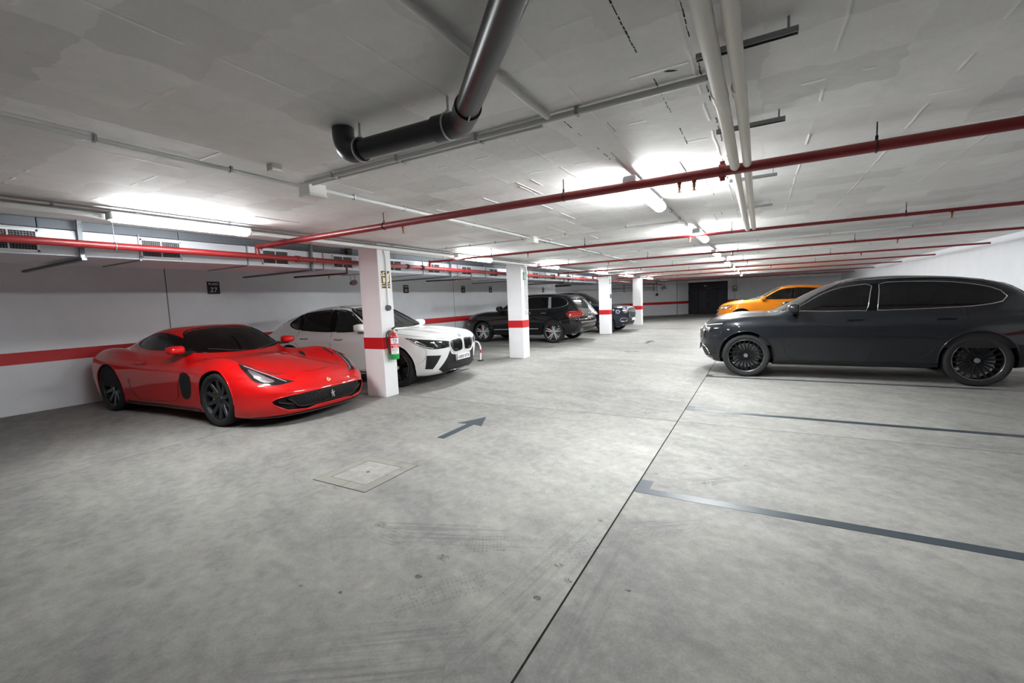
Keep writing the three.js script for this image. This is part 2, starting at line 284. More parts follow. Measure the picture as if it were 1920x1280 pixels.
// dark steel vehicle gate
{
  const d = structGroup('door_1'); d.position.set(-3.31, 0, -35.06);
  const m = std(0x23262b, 0.55, { metalness: 0.4 }), m2 = std(0x1b1d21, 0.6, { metalness: 0.4 });
  for (let i = 0; i < 4; i++) { const p = mesh('door_panel', rbx(0.635, 1.72, 0.05, 0.006, -0.975 + i * 0.65, 0.88, 0), m, d); }
  mesh('door_header', rbx(2.6, 0.46, 0.07, 0.006, 0, 2.0, 0), m, d);
  mesh('door_frame', [span(-1.31, -1.25, 0, 2.3, -0.06, 0.07), span(1.25, 1.31, 0, 2.3, -0.06, 0.07), span(-1.31, 1.31, 2.22, 2.3, -0.06, 0.07)], m2, d);
  mesh('handle', rbx(0.03, 0.16, 0.05, 0.008, -0.02, 1.05, 0.05), std(0x8a8d90, 0.35, { metalness: 0.9 }), d);
  mesh('door_lamp', [rbx(0.2, 0.09, 0.06, 0.02, -0.15, 2.02, 0.06)], std(0x9b9fa3, 0.4), d);
  for (const y of [0.25, 1.55]) mesh('hinge', rod(V(-1.3, y - 0.07, 0.09), V(-1.3, y + 0.07, 0.09), 0.025, 8), m2, d);
}

// columns
const COLS = [[-5.41, -5.165], [-5.42, -9.95], [-5.42, -17.3], [-5.45, -22.85]];
const colLabel = ['nearest white column with red band, extinguisher hung on it', 'second white column with red band, green exit sign near its top', 'third white column with red band, in front of the blue car', 'farthest white column with red band, beyond the blue car'];
COLS.forEach(([x, z], i) => {
  const t = thing('column', colLabel[i], 'column', [x, 0, z], 0, 'white columns'); const hw = 0.21, hd = i === 0 ? 0.14 : 0.17;
  mesh('shaft', metreUV(rbx(hw * 2, CEIL, hd * 2, 0.008, 0, CEIL / 2, 0)), columnMat, t);
  const e = 0.003, by0 = i ? 0.78 : 0.78;
  mesh('red_band', [span(-hw - e, hw + e, by0, by0 + 0.185, hd, hd + e), span(-hw - e, hw + e, by0, by0 + 0.185, -hd - e, -hd), span(-hw - e, -hw, by0, by0 + 0.185, -hd, hd), span(hw, hw + e, by0, by0 + 0.185, -hd, hd)].map(g => metreUV(g)), redPaint, t);
});
// ---------------------------------------------------------------- lamps: sealed batten fittings, lit
const lampGlow = new THREE.MeshStandardMaterial({ color: 0xffffff, roughness: 0.4, emissive: LAMP_COLOR, emissiveIntensity: LAMP_GLOW });
const lampGlowWeak = lampGlow.clone(); lampGlowWeak.emissiveIntensity = LAMP_GLOW * COLUMN_ROW;
const lampBody = std(0xcfd2d4, 0.5), clipMat = std(0xb9bcbf, 0.3, { metalness: 0.8 });
const lampProf = []; for (let k = 0; k <= 10; k++) { const a = Math.PI + Math.PI * k / 10; lampProf.push([0.052 * Math.cos(a), 0.05 * Math.sin(a)]); }
const LAMP_LEN = 1.24;
const diffuserGeo = slab(lampProf, LAMP_LEN - 0.06, 0.006).translate(0, 0, -(LAMP_LEN - 0.06) / 2);
const rowName = ['aisle', 'column'];
LAMPS.forEach(([x, z, LY = LAMP_Y], i) => {
  const ord = i < AISLE ? ['nearest', 'second', 'third', 'fourth', 'fifth', 'sixth', 'farthest'] : ['nearest', 'second', 'third', 'fourth', 'fifth', 'farthest'];
  const row = i < AISLE ? 0 : 1, k = i < AISLE ? i : i - AISLE, word = ord[k];
  const t = thing('ceiling_light', row ? (k === 0 ? 'lit tube light above the red car, nearest in the row along the columns' : `${word} lit tube light in the row along the columns`) : `${word} lit tube light in the row on the right`, 'ceiling light', [x, LY, z], 0, row ? 'tube lights along the columns' : 'tube lights on the right');
  mesh('housing', rbx(0.1, 0.035, LAMP_LEN, 0.012, 0, 0.019, 0), lampBody, t);
  const d = mesh('diffuser', diffuserGeo, i < AISLE ? lampGlow : lampGlowWeak, t); d.castShadow = false;
  for (const s of [-1, 1]) {
    mesh('end_cap', rbx(0.108, 0.06, 0.03, 0.012, 0, -0.008, s * (LAMP_LEN / 2 - 0.008)), lampBody, t);
    mesh('bracket', [bx(0.02, CEIL - LY - 0.034, 0.014, 0, (CEIL - LY + 0.036) / 2, s * 0.42), bx(0.114, 0.006, 0.025, 0, 0.037, s * 0.42)], clipMat, t);
  }
  for (const q of [-0.35, 0, 0.35]) for (const s of [-1, 1]) mesh('clip', bx(0.006, 0.03, 0.018, s * 0.054, 0.004, q), clipMat, t);
  const L = new THREE.RectAreaLight(LAMP_COLOR, LAMP_LIGHT * (i < AISLE ? 1 : COLUMN_ROW), 0.1, LAMP_LEN - 0.06);
  L.position.set(x, LY - 0.065, z); L.rotation.x = -Math.PI / 2; scene.add(L);
});

// ---------------------------------------------------------------- conduits on the soffit
const conduitMat = std(0xc6c8c6, 0.5), conduitDark = std(0x9ea09e, 0.55), clampMat = std(0x9a9da0, 0.4, { metalness: 0.7 });
function conduit(label, a, b, r, spots = 0, mat = conduitMat, step = 0.9, group) {
  const t = thing('conduit', label, 'conduit', [a.x, a.y, a.z], 0, group), d = b.clone().sub(a), L = d.length(), u = d.clone().normalize();
  mesh('pipe', rod(V(0, 0, 0), d, r, 10), mat, t);
  for (let s = step / 2; s < L; s += step) { const p = u.clone().multiplyScalar(s), alongX = Math.abs(u.x) > 0.5; mesh('saddle', [alongX ? bx(0.014, r * 2 + 0.008, r * 2 + 0.01, p.x, 0.002, 0) : bx(r * 2 + 0.01, r * 2 + 0.008, 0.014, 0, 0.002, p.z), rod(V(p.x, r * 0.5, p.z), V(p.x, Math.max(CEIL - a.y, r + 0.004), p.z), 0.005, 6)], clampMat, t); }
  return t;
}
const cy = CEIL - 0.026;
conduit('thick grey conduit across the ceiling just behind the dark drain pipe', V(-3.0, cy, -2.235), V(-0.16, cy, -2.235), 0.016, 0, conduitMat, 0.62);
conduit('thin grey conduit running beside the thick one behind the dark drain pipe', V(-3.0, cy, -2.29), V(-1.05, cy, -2.29), 0.012, 0, conduitMat, 0.62);
conduit('grey conduit along the ceiling passing above the dark drain pipe', V(-0.98, cy, 2.6), V(-0.98, cy, -2.2), 0.016, 0, conduitMat, 0.75);
conduit('white conduit along the ceiling, left of the nearest junction box', V(-3.12, cy, 4.2), V(-3.12, cy, -2.24), 0.014, 0, conduitMat, 0.7);
conduit('white conduit along the ceiling between the two junction boxes', V(-3.1, cy, -2.46), V(-3.08, cy, -6.1), 0.016, 0, conduitMat, 0.62);
conduit('left one of two white conduits beyond the far junction box', V(-3.12, cy, -6.3), V(-3.12, cy, -12.6), 0.014, 0, conduitMat, 0.9);
conduit('right one of two white conduits beyond the far junction box', V(-3.05, cy, -6.3), V(-3.05, cy, -12.6), 0.014, 0, conduitMat, 0.9);
conduit('thin grey conduit from the far junction box to the column row', V(-5.0, cy, -6.2), V(-3.16, cy, -6.2), 0.011, 0, conduitMat, 0.5);
conduit('thin grey conduit from the far junction box to the right lights', V(-2.98, cy, -6.2), V(-0.95, cy, -6.2), 0.011, 0, conduitMat, 0.9);
conduit('thin grey conduit between first and second tube light on the right', V(-0.9, cy, -5.1), V(-0.9, cy, -7.1), 0.011, 0, conduitMat, 0.6);
conduit('thin grey conduit between second and third tube light on the right', V(-0.88, cy, -8.4), V(-0.88, cy, -10.35), 0.011, 0, conduitMat, 0.6);
[-9.55, -12.7, -16.0, -19.2, -22.6, -26].forEach((z, i) => conduit(`${['first', 'second', 'third', 'fourth', 'fifth', 'last'][i]} thin grey conduit across the ceiling beyond the second red pipe`, V(-5.0, cy, z), V(2.5, cy, z), 0.012, 0, conduitMat, 1.1, 'far cross conduits'));
function jbox(label, x, z, k = 1) {
  const t = thing('junction_box', label, 'junction box', [x, CEIL, z]); t.scale.setScalar(k);
  mesh('box', rbx(0.13, 0.085, 0.16, 0.006, 0, -0.0435, 0), std(0xdddcd7, 0.5), t);
  mesh('lid', rbx(0.136, 0.014, 0.166, 0.004, 0, -0.093, 0), std(0xe2e1dc, 0.45), t);
  for (const [a, b] of [[1, 1], [1, -1], [-1, 1], [-1, -1]]) mesh('screw', rod(V(a * 0.054, -0.102, b * 0.068), V(a * 0.054, -0.099, b * 0.068), 0.005, 8), clampMat, t);
}
jbox('white junction box on the ceiling left of the dark drain pipe', -3.1, -2.36);
jbox('white junction box on the ceiling above the second column', -3.08, -6.2);
jbox('small white box on the ceiling at the upper left edge', -2.87, -1.9, 0.45);
// white tray with cables along the column row
{
  const t = thing('cable_trunking', 'white cable trunking along the ceiling over the column row', 'trunking', [-5.14, 2.362, 0]);
  mesh('trunking', rbx(0.06, 0.045, 33, 0.006, 0, 0, -13), std(0xdfe0de, 0.5), t);
  const cm = std(0x6a6c6e, 0.6); mesh('cable', rod(V(0.06, 0.025, 3.4), V(0.06, 0.025, -28), 0.009, 6), cm, t); mesh('cable', rod(V(0.1, 0.05, 3.4), V(0.1, 0.05, -28), 0.007, 6), cm, t);
  for (let z = 2.5; z > -28; z -= 1.3) mesh('hanger', [bx(0.008, CEIL - 2.362 - 0.02, 0.02, 0, (CEIL - 2.362 + 0.024) / 2, z), bx(0.14, 0.006, 0.02, 0.04, 0.026, z)], clampMat, t);
}
// ---------------------------------------------------------------- grey drain pipe
{
  const t = thing('drain_pipe', 'dark grey plastic drain pipe bending across the ceiling', 'pipe', [0, 0, 0]), m = phys(0x2b2d30, 0.33, {}), y = 2.3, r = 0.052;
  const A = V(-1.9, y, -1.745), B = V(-1.27, y, -1.765), C = V(-1.17, y, -1.71), D = V(0.36, y, -0.16);
  const pipe = (n, a, b, rr) => mesh(n, rod(a, b, rr, 28), m, t);
  pipe('straight_pipe', A, B, r);
  pipe('straight_pipe', C, D, r);
  mesh('elbow', tube([V(-1.33, y, -1.763), V(-1.27, y, -1.765), V(-1.215, y, -1.752), V(-1.17, y, -1.71), V(-1.13, y, -1.67)], r + 0.005, 24, 40), m, t);
  mesh('collar', rod(V(-1.375, y, -1.7615), V(-1.3, y, -1.764), r + 0.0085, 28), m, t);
  mesh('collar', rod(V(-1.155, y, -1.695), V(-1.1, y, -1.64), r + 0.0085, 28), m, t);
  mesh('elbow', tube([V(-1.87, y, -1.746), V(-1.925, y, -1.744), V(-1.975, y + 0.03, -1.742), V(-1.995, y + 0.08, -1.742), V(-1.998, CEIL - 0.008, -1.742)], r + 0.006, 24, 40), m, t);
  mesh('collar', rod(V(-1.9, y, -1.745), V(-1.86, y, -1.746), r + 0.009, 28), m, t);
  for (const [a, n] of [[V(-1.875, y, -1.746), 0], [V(-1.3, y, -1.764), 0]]) {
    const g = new THREE.TorusGeometry(r + 0.007, 0.006, 8, 28); g.rotateY(Math.PI / 2).translate(a.x, a.y, a.z);
    mesh('pipe_clamp', [g, rod(V(a.x, a.y + r, a.z), V(a.x, CEIL - 0.003, a.z), 0.006, 6), bx(0.012, 0.02, 0.02, a.x, a.y + r + 0.012, a.z)], clipMat, t);
  }
  for (const s of [0.045, 0.5]) { const p = C.clone().lerp(D, s), g = new THREE.TorusGeometry(r + 0.005, 0.005, 8, 28); g.rotateY(Math.PI / 2 + Math.PI / 4).translate(p.x, p.y, p.z); mesh('pipe_clamp', [g, rod(V(p.x, p.y + r, p.z), V(p.x, CEIL - 0.003, p.z), 0.005, 6), bx(0.02, 0.02, 0.012, p.x + 0.045, p.y - 0.01, p.z + 0.04)], clampMat, t); }
}
// ---------------------------------------------------------------- white pipes at the right, on channel brackets
{
  const m = std(0xdedbd2, 0.45);
  const mk = (label, x, y, r) => { const t = thing('ceiling_pipe', label, 'pipe', [x, y, 0], 0, 'white pipes on the right'); mesh('pipe', tube([V(0.005, 0, 3.5), V(0.002, -0.012, 1), V(-0.004, 0.004, -1.2), V(0.004, -0.008, -2.6), V(0, 0.002, -4.2), V(0.004, 0, -7)], r, 16, 60), m, t); mesh('coupling', rod(V(-0.002, 0.001, -2.16), V(0, -0.002, -2.24), r + 0.004, 18), m, t); return t; };
  mk('left one of two thick white pipes at the upper right', -0.16, 2.315, 0.03);
  mk('right one of two thick white pipes at the upper right', -0.085, 2.32, 0.026);
  const zs = std(0x8d9091, 0.35, { metalness: 0.85 });
  ['nearest', 'second', 'third', 'farthest'].forEach((w, i) => { const z = [-1.97, -2.9, -4.2, -5.6][i], t = thing('channel_bracket', `${w} steel channel bracket above the white pipes`, 'bracket', [-0.1, 2.385, z], 0, 'channel brackets'); mesh('channel', [bx(0.34, 0.003, 0.026, 0.04, 0.01, 0), bx(0.34, 0.02, 0.003, 0.04, 0, 0.012), bx(0.34, 0.02, 0.003, 0.04, 0, -0.012)], zs, t); mesh('hanger_rod', [rod(V(-0.1, 0, 0), V(-0.1, CEIL - 2.385, 0), 0.005, 6), rod(V(0.18, 0, 0), V(0.18, CEIL - 2.385, 0), 0.005, 6)], zs, t); });
}
// ---------------------------------------------------------------- red sprinkler pipes
const redPipe = phys(0x7c1518, 0.4, { clearcoat: 0.25, clearcoatRoughness: 0.4 }), brass = std(0x8a5a44, 0.45, { metalness: 0.6 }), blackIron = std(0x2b2626, 0.5, { metalness: 0.5 });
function sprinkler(parent, x, y, z) { const s = mesh('sprinkler_head', [rod(V(x, y, z), V(x, y - 0.022, z), 0.012, 8), rod(V(x, y - 0.022, z), V(x, y - 0.05, z), 0.006, 6), rod(V(x - 0.011, y - 0.022, z), V(x - 0.003, y - 0.05, z), 0.0025, 5), rod(V(x + 0.011, y - 0.022, z), V(x + 0.003, y - 0.05, z), 0.0025, 5), rod(V(x, y - 0.052, z), V(x, y - 0.055, z), 0.018, 12)], brass, parent); return s; }
function redRun(label, z, y, r, x0, x1, hangers, heads, couplings = []) {
  const t = thing('sprinkler_pipe', label, 'pipe', [0, y, z], 0, 'red sprinkler pipes');
  mesh('pipe', rod(V(x0, 0, 0), V(x1, 0, 0), r, 20), redPipe, t);
  for (const x of couplings) mesh('coupling', [rod(V(x - 0.022, 0, 0), V(x + 0.022, 0, 0), r + 0.012, 20), bx(0.03, 0.03, 0.022, x, r + 0.016, 0), bx(0.03, 0.03, 0.022, x, -r - 0.016, 0), rod(V(x - 0.008, 0, r), V(x - 0.008, 0, r + 0.022), 0.012, 8)], redPipe, t);
  for (const x of hangers) mesh('pipe_hanger', [new THREE.TorusGeometry(r + 0.003, 0.004, 6, 18).rotateY(Math.PI / 2).translate(x, 0, 0), rod(V(x, r, 0), V(x, CEIL - y, 0), 0.0045, 6), bx(0.014, 0.026, 0.012, x, r + 0.014, 0)], blackIron, t);
  for (const x of heads) { mesh('tee', rod(V(x, -r + 0.005, 0), V(x, -r - 0.014, 0), 0.017, 10), redPipe, t); sprinkler(t, x, -r - 0.012, 0); }
}
redRun('nearest red sprinkler pipe crossing the ceiling, the thickest one', -3.47, 2.3, 0.034, -5.72, 4.3, [-3.46, -1.42, 0.6, 2.6], [-3.2, -0.52, -0.42, 1.6], [-0.235]);
redRun('second red sprinkler pipe crossing the ceiling, behind the first light', -6.95, 2.3, 0.021, -5.72, 4.3, [-4.3, -2.5, -0.35, 1.5, 3.2], [-3.55, -0.9, 1.9], []);
redRun('third red sprinkler pipe crossing the ceiling, behind the second light', -10.2, 2.3, 0.021, -5.72, 4.3, [-4.1, -2.2, -0.4, 1.5], [-3.1, -0.5, 2.1], []);
redRun('fourth red sprinkler pipe crossing the ceiling', -13.4, 2.3, 0.021, -5.72, 4.3, [-4.1, -2.2, -0.4, 1.5], [-3.1, -0.3, 2.1], []);
redRun('fifth red sprinkler pipe crossing the ceiling', -16.8, 2.3, 0.021, -5.72, 4.3, [-4.1, -2.2, -0.4, 1.5], [-3.1, 0.3], []);
redRun('sixth red sprinkler pipe crossing the ceiling', -20.2, 2.3, 0.021, -5.72, 4.3, [-4.1, -2.2, -0.4], [-3.1], []);
redRun('seventh red sprinkler pipe crossing the ceiling, far back', -24.4, 2.3, 0.021, -5.72, 4.3, [-4.1, -1.2], [-2.1], []);
redRun('farthest red sprinkler pipe crossing the ceiling before the gate', -29.0, 2.3, 0.021, -5.72, 4.3, [-3.1, -1.2], [-2.1], []);
{ // main running behind the columns
  const t = thing('sprinkler_main', 'thick red pipe running behind the columns in front of the duct', 'pipe', [-5.76, 2.18, 0]);
  mesh('pipe', rod(V(0, 0, 4), V(0, 0, -31), 0.036, 20), redPipe, t);
  for (const z of [2, -0.9, -4.05, -6.3, -6.72, -8.1, -9.5, -13, -16, -19.4, -23, -27]) mesh('coupling', [rod(V(0, 0, z + 0.03), V(0, 0, z - 0.03), 0.046, 18), bx(0.022, 0.02, 0.03, 0.054, 0, z), bx(0.022, 0.02, 0.03, -0.054, 0, z)], z < -6 && z > -7 ? blackIron : redPipe, t);
  for (const z of [1, -2, -4.3, -7.4, -9.0, -12, -15, -18, -21, -24]) mesh('pipe_hanger', [new THREE.TorusGeometry(0.04, 0.005, 6, 18).translate(0, 0, z), rod(V(0, 0.036, z), V(0, CEIL - 2.18, z), 0.0045, 6)], clampMat, t);
  for (const z of [-3.47, -6.95, -10.2, -13.4, -16.8, -20.2, -24.4, -29]) mesh('riser', rod(V(0.01, 0.02, z), V(0.01, 0.15, z), 0.028, 12), redPipe, t);
}
{ // thin dark branch under the duct
  const dk = std(0x3a2327, 0.5);
  const mk = (label, z) => { const t = thing('branch_pipe', label, 'pipe', [-5.8, 2.005, z]); mesh('pipe', rod(V(0.04, 0, 0), V(-1.3, 0.02, 0), 0.016, 10), dk, t); mesh('riser', rod(V(0.04, 0.13, 0), V(0.04, 0, 0), 0.016, 10), dk, t); sprinkler(t, -0.4, -0.01, 0); };
  mk('dark branch pipe under the duct left of the nearest column', -4.9); mk('dark branch pipe under the duct behind the white car', -8.4); mk('dark branch pipe under the duct above the black car', -13.9);
}
{
  const t = thing('pipe_end', 'dark red capped pipe end hanging under the duct left of the nearest column', 'pipe', [-7.0, 1.95, -6.11]), m = std(0x4a1a1e, 0.5);
  mesh('cap', rod(V(0.05, 0, 0.03), V(-0.05, 0, -0.03), 0.055, 16), m, t); mesh('stub', rod(V(-0.05, 0, -0.03), V(-0.25, 0, -0.15), 0.04, 14), m, t);
  for (const q of [-0.06, 0.06]) mesh('hanger_rod', rod(V(-0.1 + q, 0.03, -0.06), V(-0.1 + q, CEIL - 1.952, -0.06), 0.008, 6), clampMat, t);
}
// ---------------------------------------------------------------- ventilation ducts with grilles
{
  const zinc = std(0xc9ced3, 0.45, { metalness: 0.25, map: wallMap }), zincDark = std(0x8b9197, 0.5, { metalness: 0.45, map: wallMap });
  const low = thing('ventilation_duct', 'galvanised ventilation duct with grilles hung behind the columns', 'duct', [-6.5, 2.08, 0]);
  const h = 0.255, w = 1.0;
  for (let i = 0; i < 20; i++) { const z1 = 3.6 - i * 1.18, z0 = z1 - 1.172; mesh('duct_section', metreUV(rbx(w, h, 1.166, 0.006, 0, h / 2, (z0 + z1) / 2)), zinc, low); mesh('flange', [span(-w / 2 - 0.012, w / 2 + 0.012, -0.012, 0.004, z0 - 0.012, z0 + 0.006), span(-w / 2 - 0.012, w / 2 + 0.012, h - 0.004, h + 0.012, z0 - 0.012, z0 + 0.006), span(w / 2 - 0.004, w / 2 + 0.012, 0, h, z0 - 0.012, z0 + 0.006)], zincDark, low); }
  const upM = std(0x6b7178, 0.6, { metalness: 0.3 });
  for (let i = 0; i < 20; i++) { const z1 = 3.6 - i * 1.18 - 0.4; mesh('upper_section', rbx(0.96, CEIL - 2.34 - 0.006, 1.174, 0.004, -0.01, (CEIL + 2.34) / 2 - 2.08, z1 - 0.588), upM, low); }
  // grilles
  const frameM = std(0xdfe2e4, 0.45), dark = std(0x2c2e31, 0.8), blade = std(0x8e9398, 0.5, { metalness: 0.4 });
  const gz = [1.05, -0.13, -1.31, -2.5, -3.87, -5.03, -6.19, -7.36, -8.55, -9.75, -11.0, -12.2, -13.5, -14.9, -16.2];
  gz.forEach((z, i) => {
    const g = new THREE.Group(); g.name = 'grille'; g.position.set(w / 2, 0.024, z); low.add(g);
    mesh('frame', [span(0, 0.014, 0, 0.018, -0.2, 0.2), span(0, 0.014, 0.19, 0.208, -0.2, 0.2), span(0, 0.014, 0, 0.208, -0.2, -0.182), span(0, 0.014, 0, 0.208, 0.182, 0.2), span(0, 0.012, 0, 0.208, -0.006, 0.006)], frameM, g);
    mesh('opening', span(0.001, 0.003, 0.016, 0.192, -0.184, 0.184), dark, g);
    const bl = []; for (let k = 1; k < 9; k++) bl.push(span(0.004, 0.009, 0.016 + k * 0.0195, 0.0185 + k * 0.0195, -0.184, 0.184)); for (let k = 1; k < 18; k++) bl.push(span(0.006, 0.011, 0.018, 0.19, -0.184 + k * 0.0204, -0.1815 + k * 0.0204));
    mesh('grid', bl, blade, g);
  });
  // hangers: angle drops and struts under the duct
  ['left of the red car', 'above the back of the red car', 'left of the nearest column', 'above the white car', 'above the nose of the black car', 'above the black car', 'above the blue car'].forEach((wd, i) => { const z = [1.2, -1.8, -4.42, -7.9, -11.4, -14.8, -18][i], t = thing('duct_support', `steel channel carrying the ventilation duct ${wd}`, 'bracket', [-6.49, 2.078, 0], 0, 'duct supports'); mesh('drop', span(w / 2 + 0.012, w / 2 + 0.042, -0.035, CEIL - 2.08, z - 0.018, z + 0.018), std(0x6e7378, 0.5, { metalness: 0.6 }), t); mesh('channel', span(-w / 2 - 0.8, w / 2 + 0.07, -0.04, -0.014, z - 0.02, z + 0.02), std(0x6e7378, 0.5, { metalness: 0.6 }), t); });
  const damper = mesh('damper', [rbx(0.06, 0.1, 0.1, 0.01, w / 2 + 0.01, h + 0.05, -5.16)], std(0x2f2d30, 0.6), low);
}
// wall-hung services at the far left
{
  const t = thing('pipe_rack', 'rack of thin pipes on brackets on the far end wall', 'pipe rack', [-7.6, 1.86, -32.15], Math.atan2(4.6, 6));
  const m = std(0x6b6d6f, 0.5, { metalness: 0.4 });
  for (const y of [0, 0.11, 0.2, 0.4]) mesh('pipe', rod(V(-2.6, y, 0.09), V(1.3, y, 0.09), 0.016, 8), m, t);
  for (const x of [-2.3, -1.1, 0.1, 1.15]) mesh('bracket', [span(x - 0.02, x + 0.02, -0.08, 0.5, 0.012, 0.04), span(x - 0.02, x + 0.02, -0.06, -0.03, 0.02, 0.12)], m, t);
}
{
  const t = thing('pendant_fitting', 'small pendant light fitting hung against the far end wall', 'light fitting', [-6.0, 2.0, -33.1]);
  mesh('cable', rod(V(0, 0.1, 0), V(0, CEIL - 2.0, 0), 0.012, 6), std(0x555555, 0.6), t); mesh('shade', lathe([[0.02, 0.12], [0.1, 0.08], [0.16, -0.04], [0.14, -0.1], [0.02, -0.14], [0.0, -0.14]], 18), std(0x8f9396, 0.4), t); mesh('globe', new THREE.SphereGeometry(0.1, 14, 10).scale(1, 0.6, 1).translate(0, -0.12, 0), std(0xe9ece9, 0.3), t);
  const q = thing('pull_switch', 'black round pull switch hanging on a cable by the far wall', 'switch', [-6.45, 1.52, -32.85]); mesh('cable', rod(V(0, 0.05, 0), V(0, CEIL - 1.52, 0), 0.015, 6), std(0x3b3b3d, 0.6), q); mesh('bulb', new THREE.SphereGeometry(0.09, 14, 10), std(0x1c1c1e, 0.5), q);
  const b = thing('control_box', 'grey control box on the wall right of the dark gate', 'control box', [-1.55, 1.55, -34.99]); mesh('box', rbx(0.32, 0.38, 0.12, 0.02, 0, 0.19, 0.06), std(0x7e8387, 0.5), b); mesh('window', rbx(0.2, 0.1, 0.02, 0.006, 0.02, 0.27, 0.125), std(0xcfd5d8, 0.3), b); mesh('conduit', [rod(V(-0.06, 0.36, 0.05), V(-0.06, CEIL - 1.55, 0.05), 0.018, 8), rod(V(0.08, 0.36, 0.05), V(0.08, CEIL - 1.55, 0.05), 0.018, 8), rod(V(0, 0.0, 0.05), V(0, -0.9, 0.05), 0.018, 8)], std(0xb9bcbc, 0.5), b);
}
// dark beam where the left wall steps back
struct('trim_1', metreUV(span(-11.2, -9.3, 2.16, 2.28, -23.4, -23.1)), std(0x54565a, 0.7));

// ---------------------------------------------------------------- signs
function signTex(w, h, draw) { const c = canvasOf(w, h), x = c.getContext('2d'); draw(x, w, h); const t = texOf(c); t.wrapS = t.wrapT = THREE.ClampToEdgeWrapping; return t; }
function baySign(num, z, label) {
  const t = thing('bay_number_sign', label, 'sign', [X0 + 0.002, 1.86, z], Math.PI / 2, 'black bay signs on the wall');
  const map = signTex(256, 272, (x, w, h) => { x.fillStyle = '#0f1115'; x.fillRect(0, 0, w, h); x.fillStyle = '#e8e9ea'; x.textAlign = 'center'; x.textBaseline = 'middle'; x.font = 'bold 68px sans-serif'; x.fillText('PLAZA', w / 2, 52, 236); x.font = 'bold 140px sans-serif'; x.fillText(num, w / 2, 180); });
  const g = new THREE.PlaneGeometry(0.24, 0.255).translate(0, 0.1275, 0.006); mesh('backing', rbx(0.246, 0.261, 0.005, 0.002, 0, 0.1275, 0.003), std(0x101216, 0.5), t); mesh('lettering', g, std(0xffffff, 0.5, { map }), t);
}
baySign('27', -5.05, 'bay number sign on the left wall above the red car'); baySign('26', -10.86, 'bay number sign on the wall just right of the nearest column'); baySign('25', -14.04, 'bay number sign on the wall above the front of the black car'); baySign('24', -16.03, 'bay number sign on the wall left of the second column'); baySign('22', -21.3, 'bay number sign on the wall above the black car roof');
{ // extinguisher sign: brown on cream
  const t = thing('extinguisher_sign', 'brown and cream fire extinguisher sign on the nearest column', 'sign', [-5.197, 1.735, -5.165], Math.PI / 2);
  const map = signTex(192, 288, (x, w, h) => {
    x.fillStyle = '#efe3c8'; x.fillRect(0, 0, w, h); x.fillStyle = '#4a2413'; x.fillRect(8, 8, w - 16, 196); x.fillRect(8, 214, w - 16, 66);
    x.fillStyle = '#f0e2c0'; x.beginPath(); x.roundRect(38, 64, 52, 128, 14); x.fill(); x.fillRect(54, 34, 18, 34); x.lineWidth = 12; x.strokeStyle = '#f0e2c0'; x.beginPath(); x.moveTo(60, 40); x.quadraticCurveTo(20, 30, 22, 90); x.stroke(); x.fillRect(52, 22, 44, 14); x.fillStyle = '#4a2413'; x.fillRect(42, 90, 44, 22);
    x.fillStyle = '#f0e2c0'; for (const [a, b] of [[118, 178], [118, 130], [126, 86]]) { x.beginPath(); x.moveTo(a, b); x.bezierCurveTo(a + 4, b - 34, a + 40, b - 36, a + 44, b - 66); x.bezierCurveTo(a + 62, b - 34, a + 44, b + 8, a + 26, b + 10); x.closePath(); x.fill(); }
    x.font = 'bold 36px sans-serif'; x.textAlign = 'center'; x.textBaseline = 'middle'; x.fillText('EXTINTOR', w / 2, 248, 166);
  });
  mesh('panel', rbx(0.2, 0.29, 0.004, 0.0015, 0, 0.145, 0.002), std(0xefe3c8, 0.5), t); mesh('print', new THREE.PlaneGeometry(0.196, 0.286).translate(0, 0.145, 0.0046), std(0xffffff, 0.5, { map }), t);
}
function exitSign(i, label, y) {
  const [x, z] = COLS[i], t = thing('exit_sign', label, 'sign', [x + 0.212, y, z - 0.02], Math.PI / 2);
  const map = signTex(256, 256, (c, w, h) => { c.fillStyle = '#0f7a4c'; c.fillRect(0, 0, w, h); c.fillStyle = '#e6f3ea'; c.fillRect(0, 122, w, 8); c.beginPath(); c.arc(150, 34, 14, 0, 7); c.fill(); c.lineWidth = 15; c.strokeStyle = '#e6f3ea'; c.lineCap = 'round'; c.beginPath(); c.moveTo(140, 56); c.lineTo(120, 88); c.lineTo(146, 106); c.moveTo(120, 88); c.lineTo(92, 104); c.moveTo(136, 58); c.lineTo(108, 60); c.moveTo(142, 60); c.lineTo(170, 78); c.stroke(); c.beginPath(); c.moveTo(60, 190); c.lineTo(110, 150); c.lineTo(110, 176); c.lineTo(200, 176); c.lineTo(200, 204); c.lineTo(110, 204); c.lineTo(110, 230); c.closePath(); c.fill(); });
  mesh('panel', rbx(0.2, 0.2, 0.004, 0.0015, 0, 0.1, 0.002), std(0x0f7a4c, 0.5), t); mesh('print', new THREE.PlaneGeometry(0.196, 0.196).translate(0, 0.1, 0.0046), std(0xffffff, 0.5, { map }), t);
}
exitSign(1, 'green exit sign near the top of the second column', 1.98);
exitSign(2, 'small green exit sign on the third column', 1.98);
